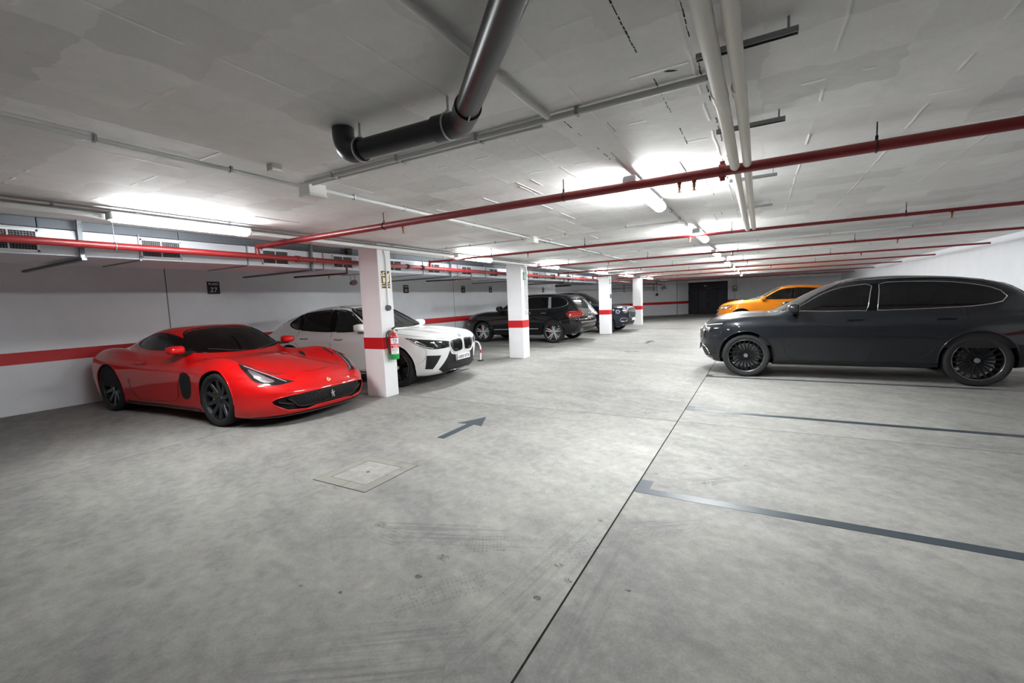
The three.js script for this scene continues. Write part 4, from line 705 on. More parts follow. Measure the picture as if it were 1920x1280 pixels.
// builds the shell, wheel housings, glazing and cabin of a car; returns { car, B, add, both }
function makeCar(name, label, S, paint, pos, yaw, cell) {
  const car = thing(name, label, 'car', pos, yaw), B = new Body(S), sk = B.skin(cell);
  const arch = S.wheels.map(w => p => Math.max(Math.hypot(p.x - w.x, p.y - w.y) - w.R, (w.z - 0.27 - Math.abs(p.z)) * 2));
  const holes = [], add = (n, g, m, parent = car) => mesh(n, g, m, parent), both = (n, g, m, parent = car) => { const a = add(n, g, m, parent), b = add(n, mirrorZ(g), m, parent); return [a, b]; };
  for (const g of S.glass) holes.push(g.view === 'side' ? p => polySD(g.poly, p.x, p.y) + 0.012 : p => (g.view === 'front' ? p.x > S.gMid : p.x < S.gMid) ? polySD(g.poly, p.z, p.y) + 0.012 : 1);
  const near = S.recess.map(r => p => (r.view === 'rear' ? p.x < S.gMid : p.x > S.gMid) ? polySD(r.poly, p.z, p.y) : 1);
  add('body', trim(sk, [...arch, ...holes, ...near]), paint);
  // headlining and door cards: the same skin a little further in
  const inner = { P: sk.P.map((p, i) => p.clone().addScaledVector(sk.N[i], -0.03)), N: sk.N.map(n => n.clone().negate()), T: sk.T.map(t => [t[0], t[2], t[1]]) };
  add('lining', trim(inner, [...holes.map(h => p => h(p) ), p => p.y - (S.gLow - 0.5), p => S.gx1 - p.x, p => p.x - S.gx0]), cabinMat);
  add('cabin_floor', span(S.gx0 + 0.15, S.gx1 - 0.1, S.gLow - 0.52, S.gLow - 0.48, -S.gW(S.gMid) + 0.06, S.gW(S.gMid) - 0.06), cabinMat);
  // wheel housings
  S.wheels.forEach(w => {
    const pos = [], n = 30; for (let i = 0; i < n; i++) { const q = [i, i + 1].map(k => { const a = (-0.22 + (Math.PI + 0.44) * k / n), x = w.x + w.R * Math.cos(a), y = w.y + w.R * Math.sin(a); return [x, y, Math.max(w.z - 0.26, B.on('side', x, y, -0.002).p.z)]; }); const zi = w.z - 0.24; pos.push(q[0][0], q[0][1], q[0][2], q[0][0], q[0][1], zi, q[1][0], q[1][1], q[1][2], q[1][0], q[1][1], q[1][2], q[0][0], q[0][1], zi, q[1][0], q[1][1], zi); pos.push(w.x, w.y, zi, q[1][0], q[1][1], zi, q[0][0], q[0][1], zi); }
    const g = new THREE.BufferGeometry(); g.setAttribute('position', new THREE.Float32BufferAttribute(pos, 3)); g.computeVertexNormals(); g.setAttribute('uv', new THREE.Float32BufferAttribute(new Float32Array(pos.length / 3 * 2), 2));
    both('wheel_housing', g, plastic);
    const lip = []; for (let k = 0; k <= 28; k++) { const a = (-0.1 + (Math.PI + 0.2) * k / 28); lip.push([w.x + w.R * Math.cos(a), w.y + w.R * Math.sin(a)]); }
    both('arch_lip', B.line('side', lip.filter(p => p[1] > S.bot(p[0]) + 0.03), S.lipR || 0.008, -0.002, false, 2), S.lipMat || paint);
    for (const s of [1, -1]) wheel(car, w.x, w.r, s * (w.z - w.w / 2), s, w.r, w.w, { ...S.wheelStyle, steer: w.steer || 0 });
  });
  // openings with depth: walls, floor of the opening and a rim
  S.recess.forEach(r => {
    const pos = [], pl = r.poly, n = pl.length, deep = p => r.view === 'rear' ? p.x + r.depth : p.x - r.depth;
    const e = pl.map(q => B.on(r.view || 'front', q[0], q[1], -0.001).p); for (let i = 0; i < n; i++) { const a = e[i], b = e[(i + 1) % n]; pos.push(a.x, a.y, a.z, b.x, b.y, b.z, deep(a), a.y, a.z, b.x, b.y, b.z, deep(b), b.y, b.z, deep(a), a.y, a.z); }
    const g = new THREE.BufferGeometry(); g.setAttribute('position', new THREE.Float32BufferAttribute(pos, 3)); g.computeVertexNormals(); g.setAttribute('uv', new THREE.Float32BufferAttribute(new Float32Array(pos.length / 3 * 2), 2));
    const back = B.patch(r.view || 'front', pl, 0, 0.08, 0); back.translate(r.view === 'rear' ? r.depth : -r.depth, 0, 0);
    add(r.name, [g, back], r.mat || plastic);
  });
  S.glass.forEach(g => { const geo = B.patch(g.view, g.poly, 0.0015, 0.07, 0.004); if (g.view === 'side') { both(g.name, geo, g.mat); if (g.trim) both('window_trim', B.line('side', g.poly, g.trimR || 0.007, 0.002, true, 1), g.trim); } else { add(g.name, geo, g.mat); if (g.trim) add('window_trim', B.line(g.view, g.poly, g.trimR || 0.009, 0, true, 1), g.trim); } });
  // seats, dash and wheel seen through the glass
  const sx = S.gx1 - S.cabin.dash, sk1 = S.cabin.k || 0.92;
  for (const z of [-0.37, 0.37]) add('seat', [rbx(0.5, 0.16, 0.5, 0.06, sx - 0.65, S.gLow - 0.34, z), rbx(0.16, 0.62 * sk1, 0.48, 0.06, 0, 0.31 * sk1, 0).rotateZ(0.22).translate(sx - 0.92, S.gLow - 0.3, z), rbx(0.1, 0.2 * sk1, 0.26, 0.04, sx - 0.96 - 0.13 * sk1, S.gLow - 0.3 + 0.68 * sk1, z)], cabinMat);
  if (S.cabin.rear) add('seat', [rbx(0.45, 0.16, 1.2, 0.06, sx - 1.55, S.gLow - 0.32, 0), rbx(0.16, 0.6, 1.2, 0.06, 0, 0.3, 0).rotateZ(0.3).translate(sx - 1.8, S.gLow - 0.28, 0)], cabinMat);
  add('dashboard', rbx(0.34, 0.3, S.gW(S.gMid) * 2 - 0.2, 0.08, sx + 0.02, S.gLow - 0.2, 0), cabinMat);
  add('steering_wheel', new THREE.TorusGeometry(0.18, 0.016, 8, 24).rotateY(Math.PI / 2).rotateZ(0.35).translate(sx - 0.28, S.gLow - 0.02, 0.37), plastic);
  return { car, B, add, both };
}
function plate(parent, B, view, y, text, w = 0.52, tilt = 0, off = 0.012, z = 0) {
  const h = B.on(view, z, y, off), g = new THREE.Group(); g.name = 'license_plate'; g.position.copy(h.p); g.rotation.y = view === 'rear' ? -Math.PI / 2 : Math.PI / 2; parent.add(g);
  const map = signTex(512, 110, (x, W, H) => { x.fillStyle = '#eef0f1'; x.fillRect(0, 0, W, H); x.fillStyle = '#1d3f9e'; x.fillRect(0, 0, 52, H); x.fillStyle = '#f4d94a'; x.beginPath(); x.arc(26, 34, 14, 0, 7); x.fill(); x.fillStyle = '#fff'; x.font = 'bold 34px sans-serif'; x.textAlign = 'center'; x.textBaseline = 'middle'; x.fillText('E', 26, 82); x.fillStyle = '#17181a'; x.font = 'bold 88px sans-serif'; x.fillText(text, 284, 58, 430); });
  mesh('plate', rbx(w, w * 0.215, 0.008, 0.003, 0, 0, 0), std(0xe8eaeb, 0.4), g); mesh('lettering', new THREE.PlaneGeometry(w - 0.008, w * 0.215 - 0.006).translate(0, 0, 0.0048), std(0xffffff, 0.4, { map }), g); return g;
}
function mirrorPart(B, car, both_, S, x, y, reach, paint, size = [0.13, 0.15, 0.24], capDark = plastic) {
  const z0 = B.on('side', x + 0.02, y - 0.05).p.z, [a, b, c] = size;
  for (const s of [1, -1]) {
    const g = new THREE.Group(); g.name = 'side_mirror'; g.position.set(x, y, s * (z0 + reach)); car.add(g);
    const cap = new THREE.SphereGeometry(1, 24, 16), p = cap.attributes.position; for (let i = 0; i < p.count; i++) { let X = p.getX(i), Y = p.getY(i), Z = p.getZ(i); const k = Math.pow(Math.pow(Math.abs(X), 3) + Math.pow(Math.abs(Y), 3) + Math.pow(Math.abs(Z), 3), 1 / 3) || 1; X /= k; Y /= k; Z /= k; if (X < -0.1) X = -0.1 + (X + 0.1) * 0.25; p.setXYZ(i, X * a, Y * b / 2 * (1 - 0.12 * Z * s), Z * c / 2); } cap.computeVertexNormals();
    mesh('cap', cap, paint, g);
    mesh('mirror_glass', rbx(0.006, b * 0.74, c * 0.82, 0.002, -a * 0.33, 0, 0), chrome, g);
    mesh('arm', slab([[-0.03, -0.02], [0.05, -0.02], [0.04, 0.02], [-0.03, 0.02]], reach + 0.03, 0.004).translate(0, -b * 0.42, s > 0 ? -reach - 0.02 : 0), capDark, g);
  }
}
// ---------------------------------------------------------------- red sports car
{
  const red = phys(0xc40a0c, 0.45, { specularIntensity: 0.25, clearcoat: 1, clearcoatRoughness: 0.04 });
  const S = {
    bx0: -3.85, bx1: 1.2, by1: 1.36, bz: 1.1,
    top: spl([[-3.75, 0.88], [-3.4, 0.93], [-2.7, 0.9], [-1.5, 0.85], [-0.8, 0.84], [-0.4, 0.81], [0, 0.765], [0.4, 0.705], [0.7, 0.64], [0.92, 0.555], [1.1, 0.45]]),
    nose: spl([[0.08, 0.93], [0.17, 1.0], [0.3, 1.035], [0.42, 1.03], [0.5, 0.99], [0.62, 0.88]]), noseBow: 0.26, noseBow4: 0.22,
    tail: spl([[0.2, -3.5], [0.5, -3.62], [0.9, -3.66], [1.0, -3.6]]), tailBow: 0.12,
    W: spl([[-3.7, 0.9], [-3.2, 0.955], [-2.7, 0.98], [-2.1, 0.955], [-1.3, 0.93], [-0.6, 0.935], [0, 0.97], [0.5, 0.965], [1.05, 0.93]]),
    sec: spl([[0.1, -0.07], [0.22, -0.025], [0.4, -0.01], [0.6, 0], [0.75, -0.02], [0.9, -0.1]]),
    flares: [{ x: 0, y: 0.55, a: 0.015, s: 0.4, h: 0.3 }, { x: -2.72, y: 0.6, a: 0.02, s: 0.45, h: 0.3 }],
    topAdd: (x, z) => 0.115 * bump(x, -0.02, 0.5) * bump(z, 0.77, 0.17) - 0.045 * bump(x, 0.12, 0.5) * bump(z, 0.47, 0.12) + 0.018 * bump(x, 0.1, 0.7) * bump(z, 0, 0.3) + 0.09 * bump(x, -2.75, 0.6) * bump(z, 0.8, 0.22),
    crown: 0.05, bot: spl([[-3.7, 0.16], [-3, 0.12], [0.6, 0.12], [1.05, 0.135]]), rF: 0.32, rR: 0.3, rTop: 0.14, rBot: 0.05,
    roof: spl([[-3.55, 0.9], [-3.1, 1.0], [-2.6, 1.13], [-2.1, 1.245], [-1.72, 1.274], [-1.4, 1.225], [-1.1, 1.1], [-0.85, 0.955], [-0.6, 0.8], [-0.4, 0.62]]),
    gW: spl([[-3.4, 0.52], [-2.6, 0.68], [-1.8, 0.77], [-1.1, 0.76], [-0.5, 0.7]]), gLow: 0.88, tumble: 0.42, tumble2: 0.1, gBow: 0.3, gMid: -1.75, gx0: -3.45, gx1: -0.45, rCrown: 0.07, rRail: 0.13, rBlend: 0.06,
    wheels: [{ x: 0, y: 0.35, r: 0.345, R: 0.382, z: 0.955, w: 0.27 }, { x: -2.72, y: 0.355, r: 0.352, R: 0.392, z: 0.975, w: 0.31 }],
    wheelStyle: { n: 10, kind: 'plain', face: std(0x55585b, 0.3, { metalness: 0.8 }), barrel: std(0x1d1e20, 0.4, { metalness: 0.6 }), edge: std(0x55585b, 0.3, { metalness: 0.8 }), calliper: std(0xd8b21a, 0.4) },
    glass: [
      { name: 'windshield', view: 'front', poly: round([[-0.68, 0.925], [-0.35, 0.885], [0, 0.875], [0.35, 0.885], [0.68, 0.925], [0.6, 1.09], [0.5, 1.2], [0.25, 1.235], [0, 1.24], [-0.25, 1.235], [-0.5, 1.2], [-0.6, 1.09]], 3), mat: glassDark, trim: gloss },
      { name: 'side_window', view: 'side', poly: round([[-1.02, 0.955, 1], [-1.5, 0.945], [-2.15, 0.96], [-2.45, 1.03], [-2.15, 1.14], [-1.8, 1.185], [-1.5, 1.16], [-1.25, 1.09]], 4), mat: glassDark, trim: gloss },
      { name: 'rear_window', view: 'rear', poly: round([[-0.46, 1.02], [0, 1.02], [0.46, 1.02], [0.42, 1.14], [0, 1.19], [-0.42, 1.14]], 4), mat: glassDark, trim: gloss }],
    recess: [{ name: 'front_intake', depth: 0.07, mat: std(0x050505, 0.8), poly: round([[-0.7, 0.365], [-0.45, 0.395], [0, 0.408], [0.45, 0.395], [0.7, 0.365], [0.74, 0.3], [0.6, 0.2, 1], [0.34, 0.172, 1], [0.26, 0.2], [0, 0.203], [-0.26, 0.2], [-0.34, 0.172, 1], [-0.6, 0.2, 1], [-0.74, 0.3]], 4) }],
    cabin: { dash: 0.75, rear: false, k: 0.5 },
  };
  const { car, B, add, both } = makeCar('sports_car', 'red low sports car with wide black grille, left of the nearest column', S, red, [-6.1, 0, -3.88], 3 * R, 0.026);
  add('intake_rim', B.line('front', S.recess[0].poly, 0.007, 0, true, 1), red);
  // grille mesh set inside the mouth
  const gp = round([[-0.56, 0.375], [0, 0.398], [0.56, 0.375], [0.52, 0.28], [0.42, 0.208], [0, 0.217], [-0.42, 0.208], [-0.52, 0.28]], 4);
  const gr = B.patch('front', gp, -0.03, 0.06, 0.02); add('grille', gr, std(0x060606, 0.75));
  add('grille_rim', B.line('front', gp, 0.005, -0.026, true, 1), std(0x2a2b2c, 0.35));
  const bars = []; for (const q of [-1, 1]) for (let k = -14; k <= 14; k++) { const pts = []; for (let i = 0; i <= 8; i++) { const y = 0.2 + i * 0.025, z = k * 0.045 + q * (y - 0.3) * 0.6; if (polySD(gp, z, y) < -0.004) pts.push([z, y]); } if (pts.length > 1) bars.push(B.line('front', pts, 0.0025, -0.028, false, 2, 4)); }
  const mb = mesh('grille_mesh', bars, std(0x101011, 0.5)); mb.userData.kind = 'stuff'; car.add(mb);
  // intake vanes at the corners
  both('intake_vane', B.patch('front', round([[0.54, 0.25, 1], [0.69, 0.3, 1], [0.69, 0.325, 1], [0.53, 0.27, 1]], 2), -0.03, 0.05, 0.02), std(0x2a2b2c, 0.4));
  // rearing horse, chrome, on the grille
  const horse = [[-0.2, 4.6], [0.35, 5.0], [0.75, 4.7], [0.85, 4.3], [1.35, 4.0], [1.3, 3.75], [0.8, 3.8], [0.7, 3.3], [1.1, 2.9], [1.9, 3.3], [1.95, 2.9], [1.3, 2.45], [0.85, 2.4], [1.3, 2.0], [1.75, 1.5], [1.45, 1.3], [0.95, 1.75], [0.5, 1.9], [0.3, 1.4], [0.75, 0.7], [0.6, 0.1], [0.95, -0.2], [0.4, -0.25], [0.3, 0.5], [-0.2, 1.05], [-0.5, 0.9], [-1.1, 0.2], [-0.8, -0.15], [-1.3, -0.2], [-1.5, 0.3], [-0.9, 1.2], [-0.75, 1.9], [-0.9, 2.5], [-1.5, 2.7], [-1.55, 3.4], [-1.2, 3.9], [-1.15, 3.3], [-0.85, 3.0], [-0.3, 3.1], [-0.1, 3.8]].map(p => [-p[0] * 0.0185, (p[1] - 2.3) * 0.0185]);
  const hp = B.on('front', 0, 0.31, -0.012); add('horse_emblem', slab(horse, 0.006, 0.0015).rotateY(Math.PI / 2).translate(hp.p.x, hp.p.y, hp.p.z), chrome);
  const sh = round([[-0.024, 0.024, 1], [0.024, 0.024, 1], [0.023, -0.012], [0, -0.038, 1], [-0.023, -0.012]], 3), shp = B.on('front', 0, 0.495, 0.001);
  const qn = new THREE.Quaternion().setFromUnitVectors(V(0, 0, 1), shp.n); add('shield_badge', slab(sh, 0.004, 0.001).rotateZ(0).applyQuaternion(qn).translate(shp.p.x, shp.p.y, shp.p.z), std(0xe5c98a, 0.35));
  add('shield_emblem', slab(horse.map(p => [p[0] * 0.35, p[1] * 0.35]), 0.0055, 0.0004).applyQuaternion(qn).translate(shp.p.x, shp.p.y, shp.p.z), std(0x5c4422, 0.5));
  // headlamps on the wings
  const lampO = round([[0.86, 0.43, 1], [0.72, 0.56], [0.5, 0.66], [0.2, 0.745, 1], [0.36, 0.81], [0.56, 0.815], [0.72, 0.75], [0.82, 0.62]], 4);
  const hl = both('headlight', B.patch('top', lampO, 0.002, 0.035, 0.01), lampDark);
  both('headlight_rim', B.line('top', lampO, 0.004, 0.001, true, 1), red);
  both('headlight_reflector', B.patch('top', round([[0.74, 0.64], [0.6, 0.7], [0.42, 0.755], [0.5, 0.785], [0.64, 0.765], [0.73, 0.7]], 4), 0.004, 0.03, 0.004), lampChrome);
  both('light_strip', B.line('top', [[0.82, 0.53], [0.7, 0.6], [0.52, 0.675], [0.3, 0.74]], 0.004, 0.004, false, 4), std(0xa9aeb2, 0.25));
  // bonnet shut line, vents
  add('bonnet_gap', B.line('top', [[0.28, -0.66], [0.5, -0.6], [0.66, -0.45], [0.74, -0.2], [0.76, 0], [0.74, 0.2], [0.66, 0.45], [0.5, 0.6], [0.28, 0.66]], 0.003, 0, false, 5), seam);
  both('bonnet_gap', B.line('top', [[0.28, 0.66], [0, 0.66], [-0.4, 0.67], [-0.62, 0.7]], 0.003, 0, false, 5), seam);
  both('bonnet_vent', B.patch('top', round([[-0.02, 0.46, 1], [-0.2, 0.56, 1], [-0.34, 0.58, 1], [-0.24, 0.5, 1]], 2), 0.001, 0.04, 0.002), seam);
  both('wing_slot', B.patch('top', round([[0.34, 0.66, 1], [0.05, 0.7, 1], [0.03, 0.735, 1], [0.3, 0.695, 1]], 2), 0.001, 0.04, 0.002), seam);
  // splitter and sills
  const edge = []; for (let k = -12; k <= 12; k++) { const q = B.on('front', k * 0.07, 0.15, -0.012).p; edge.push([q.x, q.z]); }
  const sp = slab([...edge, [0.35, 0.86], [0.35, -0.86]].map(p => [p[0], p[1]]), 0.012, 0.002).rotateX(Math.PI / 2).translate(0, 0.132, 0); add('splitter', sp, std(0x1a1a1b, 0.4));
  both('sill', B.patch('side', [[-0.42, 0.12], [-2.3, 0.12], [-2.3, 0.2], [-0.42, 0.19]], 0.008, 0.08, 0.02), gloss);
  both('door_gap', B.line('side', [[-0.85, 0.9], [-0.82, 0.6], [-0.95, 0.3], [-1.5, 0.24], [-2.0, 0.26], [-2.15, 0.55], [-2.1, 0.9]], 0.003, 0, false, 4), seam);
  both('side_vent', B.patch('side', round([[-0.55, 0.62], [-0.8, 0.66], [-0.82, 0.34], [-0.62, 0.34]], 3), 0.001, 0.05, 0.003), seam);
  both('door_handle', B.line('side', [[-1.75, 0.76], [-2.0, 0.765]], 0.012, 0.008, false, 5), red);
  mirrorPart(B, car, both, S, -1.0, 0.965, 0.2, red, [0.11, 0.12, 0.22], gloss);
  for (const s of [1, -1]) { const w = rod(V(-0.66, 0.885, s * 0.1), V(-0.78, 0.955, s * 0.55), 0.007, 6); add('wiper', w, plastic); }
  both('tail_light', B.patch('rear', round([[0.5, 0.86], [0.62, 0.86], [0.62, 0.74], [0.5, 0.74]], 4), 0.006, 0.05, 0.01), lampRed);
}
// ---------------------------------------------------------------- white crossover
{
  const white = phys(0xe7e8e6, 0.45, { specularIntensity: 0.25, clearcoat: 1, clearcoatRoughness: 0.05 });
  const S = {
    bx0: -3.85, bx1: 1.0, by1: 1.66, bz: 1.06,
    top: spl([[-3.75, 0.98], [-3.4, 1.05], [-2.7, 1.02], [-1.4, 1.0], [-0.6, 1.025], [-0.2, 1.02], [0.25, 0.985], [0.55, 0.95], [0.74, 0.915], [0.86, 0.86], [0.95, 0.78]]),
    nose: spl([[0.16, 0.66], [0.28, 0.78], [0.45, 0.84], [0.65, 0.865], [0.8, 0.85], [0.95, 0.78]]), noseBow: 0.16, noseBow4: 0.22,
    tail: spl([[0.25, -3.5], [0.5, -3.64], [0.8, -3.68], [1.1, -3.6]]), tailBow: 0.12,
    W: spl([[-3.7, 0.82], [-3.2, 0.885], [-2.69, 0.91], [-2.0, 0.9], [-0.8, 0.9], [0, 0.905], [0.4, 0.9], [0.86, 0.87]]),
    sec: spl([[0.16, -0.07], [0.3, -0.03], [0.45, -0.02], [0.62, -0.004], [0.8, 0], [0.92, -0.03], [1.05, -0.09]]),
    flares: [{ x: 0, y: 0.5, a: 0.022, s: 0.42, h: 0.3 }, { x: -2.69, y: 0.52, a: 0.025, s: 0.45, h: 0.32 }],
    topAdd: (x, z) => 0.022 * bump(x, 0.1, 0.6) * bump(z, 0.55, 0.16) - 0.012 * bump(x, 0.1, 0.6) * bump(z, 0.25, 0.15),
    crown: 0.07, bot: spl([[-3.7, 0.25], [-3.2, 0.2], [-0.4, 0.19], [0.5, 0.19], [0.85, 0.22]]), rF: 0.3, rR: 0.3, rTop: 0.12, rBot: 0.05,
    roof: spl([[-3.75, 0.95], [-3.55, 1.08], [-3.35, 1.17], [-3.0, 1.3], [-2.6, 1.415], [-2.15, 1.485], [-1.75, 1.51], [-1.4, 1.48], [-1.1, 1.38], [-0.75, 1.215], [-0.45, 1.065], [-0.2, 0.9]]),
    gW: spl([[-3.6, 0.66], [-3.0, 0.76], [-2.3, 0.82], [-1.2, 0.83], [-0.5, 0.8]]), gLow: 0.97, tumble: 0.29, tumble2: 0.2, gBow: 0.22, gMid: -1.8, gx0: -3.55, gx1: -0.25, rCrown: 0.08, rRail: 0.12, rBlend: 0.04,
    wheels: [{ x: 0, y: 0.36, r: 0.352, R: 0.405, z: 0.905, w: 0.235 }, { x: -2.69, y: 0.36, r: 0.352, R: 0.405, z: 0.91, w: 0.235 }],
    wheelStyle: { n: 5, kind: 'twin', face: std(0x1b1c1e, 0.25, { metalness: 0.7 }), barrel: std(0x101112, 0.4, { metalness: 0.5 }), edge: std(0x9b9da0, 0.25, { metalness: 0.9 }), cap: std(0xc9ccd0, 0.3) },
    lipR: 0.009,
    glass: [
      { name: 'windshield', view: 'front', poly: round([[-0.7, 1.08], [-0.35, 1.05], [0, 1.04], [0.35, 1.05], [0.7, 1.08], [0.65, 1.22], [0.58, 1.365], [0.52, 1.415], [0, 1.44], [-0.52, 1.415], [-0.58, 1.365], [-0.65, 1.22]], 3), mat: glassClear, trim: gloss, trimR: 0.02 },
      { name: 'side_window', view: 'side', poly: round([[-0.7, 1.03, 1], [-1.15, 1.003], [-1.5, 1.003, 1], [-1.55, 1.415, 1], [-1.4, 1.405], [-1.18, 1.335]], 4), mat: glassMid, trim: gloss, trimR: 0.012 },
      { name: 'side_window', view: 'side', poly: round([[-1.62, 1.004, 1], [-2.05, 1.018], [-2.44, 1.043, 1], [-2.46, 1.355, 1], [-2.1, 1.4], [-1.67, 1.42, 1]], 4), mat: glassDark, trim: gloss, trimR: 0.012 },
      { name: 'quarter_window', view: 'side', poly: round([[-2.51, 1.05, 1], [-2.68, 1.075], [-2.84, 1.14], [-2.78, 1.215], [-2.53, 1.335, 1]], 4), mat: glassDark, trim: gloss, trimR: 0.012 },
      { name: 'rear_window', view: 'rear', poly: round([[-0.56, 1.15], [0, 1.14], [0.56, 1.15], [0.5, 1.31], [0, 1.35], [-0.5, 1.31]], 4), mat: glassDark, trim: gloss }],
    recess: [], cabin: { dash: 0.62, rear: true },
  };
  const { car, B, add, both } = makeCar('crossover_car', 'white crossover car with black kidney grille, behind the nearest column', S, white, [-5.72, 0, -6.63], 4.5 * R, 0.027);
  // pillars between the panes
  both('pillar_trim', B.patch('side', [[-1.5, 1.0], [-1.62, 1.0], [-1.67, 1.425], [-1.55, 1.42]], 0.003, 0.06, 0.008), gloss);
  both('pillar_trim', B.patch('side', [[-2.44, 1.04], [-2.51, 1.045], [-2.53, 1.345], [-2.46, 1.36]], 0.003, 0.06, 0.008), gloss);
  both('a_pillar_trim', B.line('side', [[-0.45, 1.04], [-0.75, 1.195], [-1.1, 1.355], [-1.35, 1.44], [-1.6, 1.475]], 0.016, -0.006, false, 4), gloss);
  // nose: black lower panel, kidney grille, slots
  const blackPanel = round([[-0.4, 0.63, 1], [-0.33, 0.545], [0, 0.52], [0.33, 0.545], [0.4, 0.63, 1], [0.46, 0.5, 1], [0.6, 0.3, 1], [0.46, 0.225, 1], [0, 0.21], [-0.46, 0.225, 1], [-0.6, 0.3, 1], [-0.46, 0.5, 1]], 3);
  add('lower_grille', B.patch('front', blackPanel, 0.004, 0.05, 0.012), plastic);
  const lowBars = mesh('grille_mesh', [0.27, 0.305, 0.34, 0.375].map(y => B.line('front', [[-0.4, y], [-0.2, y], [0, y], [0.2, y], [0.4, y]], 0.004, 0.006, false, 3, 5)), std(0x222325, 0.4)); car.add(lowBars); lowBars.userData.kind = 'stuff';
  add('skid_strip', B.line('front', [[-0.3, 0.245], [0, 0.238], [0.3, 0.245]], 0.007, 0.006, false, 4), chrome);
  const kid = round([[0.03, 0.8], [0.22, 0.81], [0.36, 0.795], [0.41, 0.73], [0.36, 0.63], [0.27, 0.575], [0.09, 0.585], [0.03, 0.62]], 4);
  both('kidney_grille', B.patch('front', kid, 0.006, 0.04, 0.012), std(0x0c0d0e, 0.35));
  both('kidney_frame', B.line('front', kid, 0.012, 0.008, true, 1, 8), std(0xe4e5e6, 0.3));
  for (const s of [1, -1]) for (let k = 0; k < 7; k++) { const z = 0.06 + k * 0.038; const pts = [[s * z, 0.625 - 0.03 * Math.sin(k)], [s * z, 0.7], [s * z, 0.78]].filter(p => polySD(kid, Math.abs(p[0]), p[1]) < -0.01); if (pts.length > 1) add('grille_bar', B.line('front', pts, 0.006, 0.012, false, 3, 6), gloss); }
  both('front_slot', B.patch('front', round([[0.6, 0.555, 1], [0.8, 0.57, 1], [0.79, 0.33, 1], [0.7, 0.32, 1]], 2), 0.003, 0.05, 0.01), plastic);
  // headlamp: dark wedge round the corner
  const U = p => B.uv(38, p), lampO = round([[...U([0.2, 0.885, 0.87]), 1], [...U([0.52, 0.852, 0.79])], [...U([0.76, 0.81, 0.52])], [...U([0.83, 0.785, 0.4]), 1], [...U([0.84, 0.685, 0.43]), 1], [...U([0.74, 0.672, 0.66])], [...U([0.6, 0.695, 0.78])], [...U([0.38, 0.79, 0.86])]], 4);
  both('headlight', B.patch(38, lampO, 0.003, 0.035, 0.01), lampDark);
  const lamp = (a, b, w) => both('headlight_lens', B.patch(38, round([[...U(a)], [U(a)[0] + w, U(a)[1] - 0.005], [...U(b)], [U(b)[0] - w, U(b)[1] + 0.004]], 4), 0.006, 0.03, 0.004), lampChrome);
  lamp([0.44, 0.825, 0.83], [0.56, 0.745, 0.79], 0.025); lamp([0.68, 0.795, 0.68], [0.72, 0.715, 0.66], 0.02);
  both('light_strip', B.line(38, [U([0.27, 0.86, 0.87]), U([0.4, 0.795, 0.85]), U([0.56, 0.725, 0.79]), U([0.68, 0.69, 0.7])], 0.0055, 0.007, false, 4), std(0xe9edf0, 0.25));
  both('light_strip', B.line(38, [U([0.7, 0.8, 0.64]), U([0.78, 0.75, 0.54]), U([0.8, 0.7, 0.5])], 0.005, 0.007, false, 4), std(0x4b5055, 0.25));
  // badge: blue and white quarters in a ring
  const bd = B.on('front', 0, 0.865, 0.004), q = new THREE.Quaternion().setFromUnitVectors(V(0, 0, 1), bd.n), bg = new THREE.Group(); bg.name = 'round_badge'; bg.position.copy(bd.p); bg.quaternion.copy(q); car.add(bg);
  mesh('ring', new THREE.TorusGeometry(0.036, 0.006, 8, 28), chrome, bg); mesh('disc', rod(V(0, 0, -0.002), V(0, 0, 0.002), 0.034, 24), std(0x15171a, 0.3), bg);
  for (let k = 0; k < 4; k++) mesh('quarter', new THREE.CircleGeometry(0.022, 8, k * Math.PI / 2, Math.PI / 2).translate(0, 0, 0.003), std(k % 2 ? 0xf0f2f4 : 0x2b6fc0, 0.35), bg);
  plate(car, B, 'front', 0.475, '6888 WTK', 0.5);
  add('tow_cap', rod(B.on('front', -0.5, 0.45, 0.004).p, B.on('front', -0.5, 0.45, 0.008).p, 0.025, 16), white);
  // bonnet and door lines, handles, sill
  both('bonnet_gap', B.line('top', [[0.82, 0.3], [0.72, 0.6], [0.45, 0.79], [0.1, 0.81], [-0.3, 0.8]], 0.003, 0, false, 5), seam);
  add('bonnet_gap', B.line('front', [[-0.36, 0.835], [-0.15, 0.845], [0.15, 0.845], [0.36, 0.835]], 0.003, 0, false, 5), seam);
  both('door_gap', B.line('side', [[-0.6, 1.02], [-0.58, 0.7], [-0.62, 0.34], [-0.8, 0.29], [-1.48, 0.29], [-1.55, 0.4], [-1.57, 0.8], [-1.57, 1.0]], 0.003, 0, false, 4), seam);
  both('door_gap', B.line('side', [[-1.48, 0.29], [-2.0, 0.3], [-2.22, 0.42], [-2.36, 0.66], [-2.5, 0.8], [-2.5, 1.05]], 0.003, 0, false, 4), seam);
  both('door_handle', B.patch('side', round([[-1.24, 0.885], [-1.36, 0.895], [-1.48, 0.89], [-1.46, 0.868], [-1.36, 0.862], [-1.26, 0.868]], 3), 0.012, 0.04, 0.016), white);
  both('door_handle', B.patch('side', round([[-2.16, 0.9], [-2.28, 0.91], [-2.4, 0.905], [-2.38, 0.883], [-2.28, 0.877], [-2.18, 0.883]], 3), 0.012, 0.04, 0.016), white);
  both('handle_recess', B.line('side', [[-1.25, 0.858], [-1.36, 0.85], [-1.47, 0.858]], 0.008, 0.001, false, 3), seam);
  both('handle_recess', B.line('side', [[-2.17, 0.873], [-2.28, 0.865], [-2.39, 0.873]], 0.008, 0.001, false, 3), seam);
